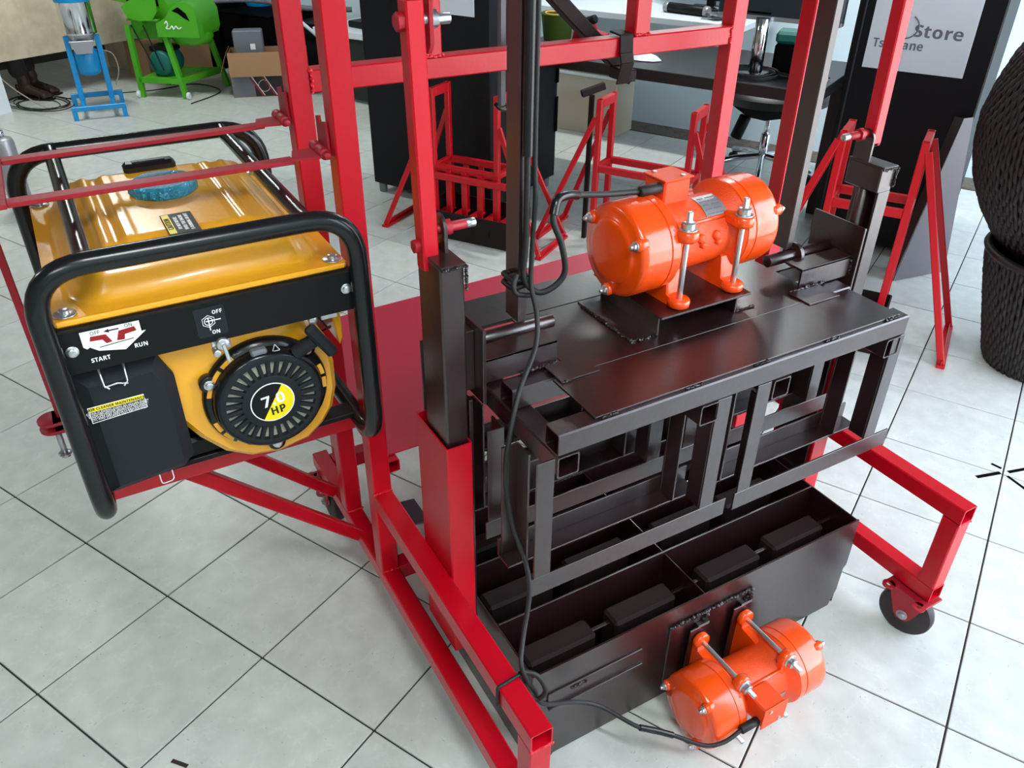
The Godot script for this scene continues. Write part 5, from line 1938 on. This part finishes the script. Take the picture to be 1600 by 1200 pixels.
# ---------------------------------------------------------------- far left corner
func left_corner() -> void:
	var st: SurfaceTool
	# counter with a hanging front panel
	var d := rthing("shop_counter", "tan wood fronted shop counter with legs showing below, at the upper left", "counter", -5.86, -2.80, 0.0)
	st = mk()
	box(st, v(0, 0.66, 0.0), v(0.03, 0.72, 1.70), 0.003)
	obj("front_panel", st, M["wood_panel"], d)
	st = mk()
	box(st, v(-0.30, 1.04, 0.0), v(0.70, 0.035, 1.8), 0.004)
	obj("counter_top", st, M["wood_panel"], d)
	for z in [-0.83, 0.83]:
		st = mk()
		box(st, v(-0.35, 0.51, z), v(0.55, 1.02, 0.03), 0.002)
		obj("side_panel", st, M["wood_panel"], d)
	st = mk()
	box(st, v(0.13, 0.165, 0.52), v(0.022, 0.33, 0.10), 0.002)
	box(st, v(0.078, 0.34, 0.52), v(0.125, 0.02, 0.10), 0.002)
	obj("leg_board", st, M["white_board"], d, "pale upright leg board")
	# seated person behind the counter: only lower legs and feet show
	person_legs()
	# cardboard carton under the counter
	var cb := rthing("cardboard_carton", "plain brown cardboard carton on the floor behind the blue mill", "carton", -5.78, -3.72, -8.0)
	st = mk()
	box(st, v(0, 0.147, 0), v(0.34, 0.29, 0.55), 0.004)
	obj("carton_body", st, M["cardboard"], cb)
	st = mk()
	box(st, v(0.0, 0.2935, 0.0), v(0.342, 0.003, 0.05), 0.0)
	obj("tape", st, M["wood_panel"], cb)
	# coil of wires on the floor
	var w := rthing("wire_coil", "loose coil of thin dark wire on the floor under the counter", "wire", -5.75, -2.56, 0.0)
	st = mk()
	var rr := RandomNumberGenerator.new()
	rr.seed = 12
	for k in 5:
		st = mk()
		var pts := []
		var r := 0.15 + 0.022 * k
		for i in 28:
			var t := TAU * i / 28.0
			pts.append(v(cos(t) * r * 1.25 + 0.03 * sin(k * 2.0), 0.004 + 0.004 * k + 0.003 * sin(t * 3.0 + k), sin(t) * r * 0.8 + 0.02 * cos(k * 1.7)))
		pipe(st, pts, 0.0035, 5, true)
		obj("loop", st, M["rubber"], w)
	var wl := rthing("grey_lead", "thin pale grey lead hanging from the counter down to the wire coil", "lead", -5.7, -2.45, 0.0)
	st = mk()
	pipe(st, spline([v(-0.35, 0.42, 0.10), v(-0.22, 0.24, 0.06), v(-0.08, 0.12, 0.02), v(0.08, 0.012, -0.06), v(0.12, 0.006, -0.10)], 6), 0.0045, 6)
	obj("lead_wire", st, M["wire_grey"], wl)
	var fl := rthing("floor_lead", "black lead running along the floor past the blue mill", "lead", -5.5, -3.2, 0.0)
	st = mk()
	pipe(st, spline([v(-0.25, 0.004, 0.45), v(-0.10, 0.004, 0.15), v(0.06, 0.004, -0.1), v(0.15, 0.004, -0.4), v(0.5, 0.004, -0.35), v(0.62, 0.004, 0.02)], 6), 0.004, 6)
	obj("lead_wire", st, M["rubber"], fl)
	# rim of a dark woven object at the very left
	var g := rthing("wicker_globe", "dark rounded woven globe cut by the left edge of the photo", "wicker lamp", -4.635, -1.615, 0.0)
	var pr := []
	for i in 17:
		var t := PI * (0.03 + 0.94 * i / 16.0)
		pr.append(Vector2(0.25 * sin(t), 0.96 - 0.42 * cos(t)))
	wicker(g, "woven_shell", pr, 56)
	st = mk()
	lathe(st, [Vector2(0.10, 0.0), Vector2(0.12, 0.01), Vector2(0.03, 0.03), Vector2(0.03, 0.56)], Transform3D.IDENTITY, 20)
	obj("stand", st, M["dark_purple"], g)
	blue_mill()
	green_cutter()
	# open carton with printed front
	var oc := rthing("open_carton", "open cardboard carton with printed dark front and a brown flap folded down", "carton", -4.68, -3.79, 45.0)
	st = mk()
	for s in [-1.0, 1.0]:
		box(st, v(0, 0.15, s * 0.15), v(0.56, 0.30, 0.005), 0.0)
		box(st, v(s * 0.28, 0.15, 0), v(0.005, 0.30, 0.30), 0.0)
	box(st, v(0, 0.004, 0), v(0.55, 0.005, 0.29), 0.0)
	obj("carton_walls", st, M["cardboard"], oc)
	st = mk()
	box(st, v(0, 0.235, 0.178), v(0.56, 0.165, 0.004), 0.0, Basis(Vector3.RIGHT, -0.25))
	obj("front_flap", st, M["cardboard"], oc)
	st = mk()
	box(st, v(-0.32, 0.24, 0.0), v(0.004, 0.16, 0.29), 0.0, Basis(Vector3.BACK, -0.4))
	obj("side_flap", st, M["cardboard_in"], oc)
	st = mk()
	bx(st, v(0.02, 0.005, 0.1527), v(0.279, 0.155, 0.1537), 0.0)
	bx(st, v(-0.12, 0.005, 0.1527), v(0.02, 0.155, 0.1537), 0.0)
	obj("print_dark", st, M["dark_purple"], oc)
	st = mk()
	bx(st, v(-0.279, 0.005, 0.1527), v(-0.12, 0.155, 0.1537), 0.0)
	obj("print_grey", st, M["grey_print"], oc)
	st = mk()
	for q in [-0.12, -0.03]:
		st = mk()
		bar(st, v(q - 0.03, 0.15, 0.1541), v(q + 0.05, 0.01, 0.1541), 0.001, 0.010, Vector3.RIGHT, 0.0)
		obj("red_stripe", st, M["red_dull"], oc)
	st = mk()
	for q in [-0.105, -0.015]:
		st = mk()
		bar(st, v(q - 0.03, 0.15, 0.1541), v(q + 0.05, 0.01, 0.1541), 0.001, 0.006, Vector3.RIGHT, 0.0)
		obj("white_stripe", st, M["white_print"], oc)
	st = mk()
	bx(st, v(0.15, 0.03, 0.1538), v(0.21, 0.065, 0.1545), 0.0)
	obj("white_marks", st, M["white_print"], oc)
	st = mk()
	ringm(st, v(-0.05, 0.08, 0.1538), v(-0.05, 0.08, 0.1546), 0.040, 0.043, 24)
	obj("white_marks", st, M["white_print"], oc)
	var gi := rthing("grey_motor_case", "grey metal case sitting in the left of the open carton", "case", -4.77, -3.70, 45.0, 0.0075)
	st = mk()
	box(st, v(0, 0.23, 0), v(0.21, 0.42, 0.12), 0.008)
	obj("case_body", st, M["grey_print"], gi)
	st = mk()
	box(st, v(0.03, 0.33, 0.061), v(0.035, 0.04, 0.002), 0.0)
	obj("case_label", st, M["white_print"], gi)
	# white pole leaning over the cartons
	var po := rthing("white_pole", "long white pole leaning diagonally over the open carton", "pole", -4.5, -4.1, 45.0)
	st = mk()
	pipe(st, [v(0.42, 0.012, 0.0), v(-0.70, 1.02, -0.15)], 0.014, 10)
	obj("pole_tube", st, M["white_board"], po)
	st = mk()
	pipe(st, [v(-0.70, 1.02, -0.15), v(-0.73, 1.05, -0.154)], 0.016, 10)
	obj("end_cap", st, M["grey_print"], po)
	var ph := rthing("grey_hose", "grey hose lying across the dark crates behind the green cutter", "hose", -4.75, -4.3, 45.0, 0.50)
	st = mk()
	pipe(st, spline([v(-0.75, 0.10, 0.1), v(-0.4, 0.10, 0.08), v(0.0, 0.03, 0.05), v(0.35, 0.012, 0.05)], 5), 0.02, 10)
	obj("hose_tube", st, M["grey_print"], ph)
	# dark crates and low white shelf behind
	var n := 0
	for e in [[-5.10, -4.22, 0.55, 0.48, 0.50, "black crate behind the green cutter", "black_hole"], [-4.62, -4.36, 0.56, 0.42, 0.30, "dark grey crate behind the open carton by the wall", "dark_cabinet"], [-5.85, -4.3, 0.5, 0.85, 0.4, "tall black box at the wall behind the green cutter", "black_hole"]]:
		var bxn := rthing("dark_crate", e[5], "crate", e[0], e[1], 0.0, 0.0022)
		st = mk()
		box(st, v(0, e[3] / 2.0, 0), v(e[2], e[3], e[4]), 0.006)
		obj("crate_body", st, M[e[6]], bxn)
		st = mk()
		box(st, v(0, e[3] + 0.006, 0), v(e[2] + 0.02, 0.012, e[4] + 0.02), 0.003)
		obj("crate_lid", st, M[e[6]], bxn)
		n += 1
	var bl := rthing("blue_drum", "bright blue plastic drum against the back wall behind the green cutter", "drum", -5.32, -4.34, 0.0, 0.494)
	st = mk()
	lathe(st, [Vector2(0, 0), Vector2(0.10, 0), Vector2(0.11, 0.02), Vector2(0.11, 0.30), Vector2(0.10, 0.33), Vector2(0, 0.33)], Transform3D.IDENTITY, 24)
	obj("drum_body", st, M["blue"], bl)
	st = mk()
	ringm(st, v(0, 0.15, 0), v(0, 0.17, 0), 0.108, 0.114, 24)
	obj("drum_band", st, M["blue"], bl)
	var sh := rthing("low_white_shelf", "low white shelf with dark green panel below, near the back wall", "shelf", -3.68, -4.12, 0.0)
	st = mk()
	box(st, v(0, 0.47, 0), v(1.15, 0.045, 0.52), 0.003)
	obj("shelf_top", st, M["white_board"], sh)
	st = mk()
	box(st, v(-0.06, 0.235, 0.22), v(0.94, 0.42, 0.02), 0.002)
	obj("front_panel", st, M["green_dark"], sh)
	for s in [-0.55, 0.55]:
		st = mk()
		box(st, v(s, 0.2235, 0), v(0.03, 0.447, 0.48), 0.002)
		obj("shelf_side", st, M["white_board"], sh)
	var bk := rthing("black_tool_case", "flat black tool case lying on the low white shelf", "tool case", -3.72, -4.12, -6.0, 0.493)
	st = mk()
	box(st, v(0, 0.022, 0), v(0.62, 0.044, 0.30), 0.008)
	obj("case_body", st, M["black_satin"], bk)
	st = mk()
	pipe(st, rounded([v(-0.08, 0.02, 0.15), v(-0.08, 0.02, 0.19), v(0.08, 0.02, 0.19), v(0.08, 0.02, 0.15)], 0.02), 0.008, 8)
	obj("handle", st, M["black_hole"], bk)
	var rd := rthing("red_clamp", "small red steel clamp bars leaning behind the tall red post", "clamp", -4.25, -4.42, 0.0, 0.434)
	st = mk()
	bar(st, v(-0.25, 0.40, 0), v(0.3, 0.30, 0), 0.03, 0.03)
	obj("clamp_bar", st, M["red_dull"], rd)
	st = mk()
	bar(st, v(-0.16, 0.30, 0.02), v(0.3, 0.27, 0.02), 0.03, 0.04)
	obj("clamp_bar", st, M["red_dull"], rd)
	st = mk()
	bar(st, v(0.28, 0.012, 0.01), v(0.28, 0.31, 0.01), 0.03, 0.03, Vector3.BACK)
	obj("clamp_bar", st, M["red_dull"], rd)
	var cn := rthing("steel_can", "small shiny metal can at the left edge behind the generator", "can", -3.86, -1.33, 0.0)
	st = mk()
	lathe(st, [Vector2(0, 0), Vector2(0.05, 0), Vector2(0.052, 0.004), Vector2(0.052, 0.34), Vector2(0.045, 0.36), Vector2(0.02, 0.37), Vector2(0, 0.37)], Transform3D.IDENTITY, 24)
	obj("can_body", st, M["silver"], cn)
	st = mk()
	cyl(st, v(0, 0.37, 0), v(0, 0.40, 0), 0.018, 14, 0.003)
	obj("can_cap", st, M["chrome"], cn)

func person_legs() -> void:
	# continuous surface net over tapered capsules: shins, ankles and feet of a seated person
	var o := rthing("person", "seated person behind the counter in dark trousers and sandals, lower legs showing", "person", -5.98, -2.60, 25.0)
	var st := mk()
	var bones := []
	for k in 2:
		var s := -0.16 if k == 0 else 0.0
		var f := 0.0 if k == 0 else 0.05
		bones.append([v(-0.12 + f, 0.50, s), v(-0.045 + f, 0.13, s), 0.058, 0.038])
		bones.append([v(-0.045 + f, 0.13, s), v(-0.07 + f, 0.055, s), 0.038, 0.036])
		for w in [-0.018, 0.018]:
			bones.append([v(-0.055 + f, 0.075, s), v(0.095 + f, 0.034, s + w), 0.032, 0.022])
		for tq in 5:
			bones.append([v(0.105 + f, 0.028, s - 0.030 + 0.015 * tq), v(0.130 + f - 0.007 * abs(tq - 1), 0.024, s - 0.032 + 0.016 * tq), 0.012, 0.0095])
	surface_net(st, bones, 0.011, 0.018)
	obj("lower_legs", st, M["skin"], o)
	st = mk()
	var tb := []
	for k in 2:
		var s := -0.16 if k == 0 else 0.0
		var f := 0.0 if k == 0 else 0.05
		tb.append([v(-0.125 + f, 0.52, s), v(-0.065 + f, 0.20, s), 0.080, 0.062])
	tb.append([v(-0.55, 0.54, -0.14), v(-0.125, 0.52, -0.16), 0.10, 0.08])
	tb.append([v(-0.55, 0.54, -0.04), v(-0.075, 0.52, 0.0), 0.10, 0.08])
	surface_net(st, tb, 0.016, 0.03)
	obj("trouser_legs", st, M["trouser"], o)
	for k in 2:
		var s := -0.16 if k == 0 else 0.0
		var f := 0.0 if k == 0 else 0.05
		st = mk()
		extr(st, poly([-0.11 + f, 0.0, 0.15 + f, 0.0, 0.15 + f, 0.012, -0.03 + f, 0.014, -0.11 + f, 0.018]), 0.07, Transform3D(Basis.IDENTITY, v(0, 0, s - 0.035)), 0.003)
		pipe(st, spline([v(0.075 + f, 0.01, s - 0.05), v(0.06 + f, 0.072, s), v(0.075 + f, 0.01, s + 0.05)], 5), 0.006, 6)
		pipe(st, spline([v(-0.09 + f, 0.04, s - 0.03), v(-0.115 + f, 0.10, s), v(-0.09 + f, 0.04, s + 0.035)], 5), 0.005, 6)
		obj("sandal", st, M["brown_matt"], o)

func cap_d(p: Vector3, a: Vector3, b: Vector3, ra: float, rb: float) -> float:
	var ab := b - a
	var t: float = clamp((p - a).dot(ab) / ab.length_squared(), 0.0, 1.0)
	return (p - a - ab * t).length() - lerp(ra, rb, t)

func surface_net(st: SurfaceTool, bones: Array, cell: float, kk: float) -> void:
	var lo := Vector3.ONE * 1e6
	var hi := -lo
	for b in bones:
		for e in [[b[0], b[2]], [b[1], b[3]]]:
			lo = lo.min(e[0] - Vector3.ONE * (e[1] + cell * 3))
			hi = hi.max(e[0] + Vector3.ONE * (e[1] + cell * 3))
	var n := Vector3i(((hi - lo) / cell).ceil()) + Vector3i.ONE
	var F := func(p: Vector3) -> float:
		var s := 0.0
		for b in bones:
			s += exp(-cap_d(p, b[0], b[1], b[2], b[3]) / (kk * 0.35))
		return -log(s + 1e-30) * kk * 0.35
	var val := PackedFloat32Array()
	val.resize(n.x * n.y * n.z)
	for i in n.x:
		for j in n.y:
			for k in n.z:
				val[(i * n.y + j) * n.z + k] = F.call(lo + Vector3(i, j, k) * cell)
	var vid := {}
	var vn := {}
	for i in n.x - 1:
		for j in n.y - 1:
			for k in n.z - 1:
				var sum := Vector3.ZERO
				var c := 0
				for e in [[0,0,0,1,0,0],[0,1,0,1,1,0],[0,0,1,1,0,1],[0,1,1,1,1,1],[0,0,0,0,1,0],[1,0,0,1,1,0],[0,0,1,0,1,1],[1,0,1,1,1,1],[0,0,0,0,0,1],[1,0,0,1,0,1],[0,1,0,0,1,1],[1,1,0,1,1,1]]:
					var a := val[((i + e[0]) * n.y + j + e[1]) * n.z + k + e[2]]
					var b := val[((i + e[3]) * n.y + j + e[4]) * n.z + k + e[5]]
					if (a < 0) != (b < 0):
						sum += Vector3(i + e[0], j + e[1], k + e[2]).lerp(Vector3(i + e[3], j + e[4], k + e[5]), a / (a - b))
						c += 1
				if c > 0:
					var p := lo + sum / c * cell
					var key := Vector3i(i, j, k)
					vid[key] = p
					var h := cell * 0.5
					vn[key] = Vector3(F.call(p + Vector3(h, 0, 0)) - F.call(p - Vector3(h, 0, 0)), F.call(p + Vector3(0, h, 0)) - F.call(p - Vector3(0, h, 0)), F.call(p + Vector3(0, 0, h)) - F.call(p - Vector3(0, 0, h))).normalized()
	for i in range(1, n.x - 1):
		for j in range(1, n.y - 1):
			for k in range(1, n.z - 1):
				var a := val[(i * n.y + j) * n.z + k]
				for ax in 3:
					var d := Vector3i.ZERO
					d[ax] = 1
					var b := val[((i + d.x) * n.y + j + d.y) * n.z + k + d.z]
					if (a < 0) == (b < 0):
						continue
					var u := Vector3i.ZERO
					u[(ax + 1) % 3] = 1
					var w := Vector3i.ZERO
					w[(ax + 2) % 3] = 1
					var c := Vector3i(i, j, k)
					var ks := [c - u - w, c - w, c, c - u]
					quadn(st, vid[ks[0]], vid[ks[1]], vid[ks[2]], vid[ks[3]], vn[ks[0]], vn[ks[1]], vn[ks[2]], vn[ks[3]])

func blue_mill() -> void:
	var t := rthing("grain_mill", "small blue framed mill with a shiny steel hopper cylinder by the wooden counter", "mill", -5.235, -2.69, 58.0)
	var m: Material = M["blue"]
	var st: SurfaceTool
	# local x runs along the two floor bars
	for z in [-0.20, 0.20]:
		st = mk()
		rtube(st, v(-0.17, 0.075, z), v(0.17, 0.075, z), 0.03, 0.03)
		var b := obj("floor_bar", st, m, t)
		for x in [-0.155, 0.155]:
			st = mk()
			bx(st, v(x - 0.015, 0.0, z - 0.015), v(x + 0.015, 0.06, z + 0.015), 0.002)
			obj("foot", st, m, b)
	for x in [-0.095, 0.095]:
		st = mk()
		rtube(st, v(x, 0.075, 0.184), v(x, 0.075, -0.184), 0.03, 0.03)
		obj("cross_bar", st, m, t)
		st = mk()
		rtube(st, v(x, 0.091, 0.0), v(x, 0.50, 0.0), 0.035, 0.035, Vector3.BACK)
		obj("post", st, m, t)
	st = mk()
	lathe(st, [Vector2(0, 0.245), Vector2(0.04, 0.247), Vector2(0.065, 0.26), Vector2(0.075, 0.285), Vector2(0.075, 0.40), Vector2(0.06, 0.42), Vector2(0, 0.42)], Transform3D.IDENTITY, 24)
	obj("motor_pot", st, m, t)
	st = mk()
	lathe(st, [Vector2(0, 0.42), Vector2(0.052, 0.42), Vector2(0.085, 0.50), Vector2(0.088, 0.515), Vector2(0.105, 0.515)], Transform3D.IDENTITY, 28)
	obj("funnel", st, M["steel"], t)
	st = mk()
	extr(st, poly([-0.05, 0.0, 0.05, 0.0, 0.075, 0.08, -0.075, 0.08]), 0.02, Transform3D(Basis.IDENTITY, v(-0.005, 0.40, 0.085)), 0.002)
	obj("chute", st, M["silver"], t)
	st = mk()
	lathe(st, [Vector2(0.105, 0.515), Vector2(0.107, 0.52), Vector2(0.105, 0.53), Vector2(0.105, 0.715), Vector2(0.109, 0.72)], Transform3D.IDENTITY, 36)
	obj("hopper_cylinder", st, M["chrome"], t)
	st = mk()
	lathe(st, [Vector2(0.112, 0.712), Vector2(0.114, 0.735), Vector2(0.10, 0.75), Vector2(0, 0.76)], Transform3D.IDENTITY, 32)
	obj("lid", st, m, t)
	st = mk()
	pipe(st, spline([v(0.05, 0.40, -0.07), v(0.16, 0.36, -0.10), v(0.18, 0.25, -0.10), v(0.14, 0.15, -0.11)], 6), 0.004, 6)
	obj("supply_lead", st, M["wire_grey"], t)

func green_cutter() -> void:
	var t := rthing("chaff_cutter", "bright green chaff cutter on angle iron legs with a teal electric motor", "machine", -5.27, -3.36, 26.0)
	var m: Material = M["green"]
	var st: SurfaceTool
	var legs := [[-0.17, 0.20, -0.17, 0.20], [0.17, 0.20, 0.08, 0.18], [-0.17, -0.20, -0.14, -0.18], [0.30, -0.24, 0.20, -0.2]]
	for q in legs:
		st = mk()
		bar(st, v(q[0], 0.0, q[1]), v(q[2], 0.50, q[3]), 0.035, 0.008, Vector3.BACK)
		bar(st, v(q[0], 0.0, q[1]) + v(0.014, 0, -0.014), v(q[2], 0.50, q[3]) + v(0.014, 0, -0.014), 0.008, 0.035, Vector3.BACK)
		obj("leg", st, m, t)
	for x in [-0.19, 0.20]:
		st = mk()
		cyl(st, v(x - 0.01, 0.026, 0.21), v(x + 0.012, 0.026, 0.21), 0.026, 18, 0.004)
		obj("wheel", st, M["white_board"], t)
	st = mk()
	bar(st, v(-0.165, 0.125, 0.20), v(0.15, 0.125, 0.20), 0.008, 0.04)
	obj("lower_brace", st, m, t)
	st = mk()
	bar(st, v(0.16, 0.125, 0.20), v(0.28, 0.125, -0.22), 0.008, 0.045)
	obj("lower_brace", st, m, t)
	st = mk()
	bar(st, v(-0.165, 0.125, -0.19), v(0.28, 0.125, -0.22), 0.008, 0.04)
	obj("lower_brace", st, m, t)
	st = mk()
	bx(st, v(-0.15, 0.135, -0.16), v(0.15, 0.142, 0.19), 0.001)
	obj("motor_shelf", st, m, t)
	st = mk()
	cyl(st, v(0.0, 0.235, 0.16), v(0.0, 0.235, -0.06), 0.088, 28, 0.014)
	bx(st, v(-0.07, 0.1422, 0.0), v(0.07, 0.17, 0.12), 0.004)
	var mt := obj("electric_motor", st, M["teal"], t, "teal electric motor")
	st = mk()
	bx(st, v(-0.08, 0.31, -0.02), v(0.09, 0.35, 0.13), 0.008)
	obj("terminal_cover", st, M["black_satin"], mt)
	# cutter drum, curved housing and chute
	st = mk()
	var hs := poly([-0.17, 0.40, 0.10, 0.40, 0.12, 0.42, 0.34, 0.42, 0.36, 0.46, 0.36, 0.58, 0.33, 0.64, 0.24, 0.66, 0.14, 0.63, 0.09, 0.70, 0.06, 0.78, -0.14, 0.78, -0.17, 0.70])
	extr(st, hs, 0.30, Transform3D(Basis.IDENTITY, v(0, 0, -0.17)), 0.006)
	var hb := obj("housing", st, m, t)
	st = mk()
	extr(st, poly([0.06, 0.43, 0.37, 0.43, 0.37, 0.60, 0.35, 0.645, 0.31, 0.66, 0.24, 0.655, 0.19, 0.62, 0.14, 0.555, 0.06, 0.52]), 0.08, Transform3D(Basis.IDENTITY, v(0, 0, 0.131)), 0.004)
	lathe(st, [Vector2(0.0, 0), Vector2(0.12, 0.02), Vector2(0.15, 0.06), Vector2(0.15, 0.1)], along(v(0.21, 0.34, 0.0), Vector3.UP), 28)
	obj("drum_guard", st, m, hb)
	st = mk()
	extr(st, poly([0.20, 0.605, 0.25, 0.63, 0.30, 0.59, 0.32, 0.54, 0.28, 0.56, 0.24, 0.59]), 0.002, Transform3D(Basis.IDENTITY, v(0.0, 0.0, 0.2112)), 0.0)
	obj("vent_slot", st, M["black_hole"], hb)
	st = mk()
	pipe(st, spline([v(0.13, 0.52, 0.212), v(0.145, 0.535, 0.212), v(0.15, 0.51, 0.212), v(0.135, 0.49, 0.212), v(0.16, 0.487, 0.212), v(0.18, 0.505, 0.212), v(0.19, 0.485, 0.212), v(0.21, 0.505, 0.212), v(0.225, 0.487, 0.212), v(0.25, 0.498, 0.212)], 4), 0.0045, 6)
	obj("white_logo", st, M["white_print"], hb, "faded white script logo")
	st = mk()
	lathe(st, [Vector2(0, 0), Vector2(0.045, 0), Vector2(0.05, 0.005), Vector2(0.045, 0.03), Vector2(0.015, 0.03), Vector2(0, 0.028)], along(v(-0.10, 0.50, 0.14), Vector3.BACK), 24)
	obj("pulley", st, m, hb)
	st = mk()
	bar(st, v(-0.145, 0.50, 0.18), v(-0.03, 0.19, 0.175), 0.008, 0.008, Vector3.RIGHT)
	obj("drive_belt", st, M["rubber"], t)
	st = mk()
	bar(st, v(-0.055, 0.50, 0.18), v(0.03, 0.19, 0.175), 0.008, 0.008, Vector3.RIGHT)
	obj("drive_belt", st, M["rubber"], t)
	# feed tray and front hopper mouth
	st = mk()
	extr(st, poly([-0.48, 0.68, -0.46, 0.72, -0.172, 0.72, -0.172, 0.63, -0.26, 0.645]), 0.24, Transform3D(Basis.IDENTITY, v(0, 0, -0.12)), 0.004)
	obj("feed_tray", st, m, t)
	st = mk()
	extr(st, poly([-0.17, 0.62, -0.14, 0.55, -0.06, 0.53, 0.04, 0.54, 0.09, 0.60, 0.09, 0.76, 0.06, 0.72, -0.05, 0.715, -0.09, 0.67, -0.13, 0.65]), 0.012, Transform3D(Basis.IDENTITY, v(0, 0, 0.20)), 0.002)
	bx(st, v(-0.16, 0.53, 0.131), v(0.08, 0.545, 0.205), 0.003)
	obj("mouth_guard", st, m, t)
	st = mk()
	bx(st, v(-0.165, 0.62, 0.131), v(0.07, 0.755, 0.136), 0.001)
	obj("mouth_opening", st, M["black_hole"], t)
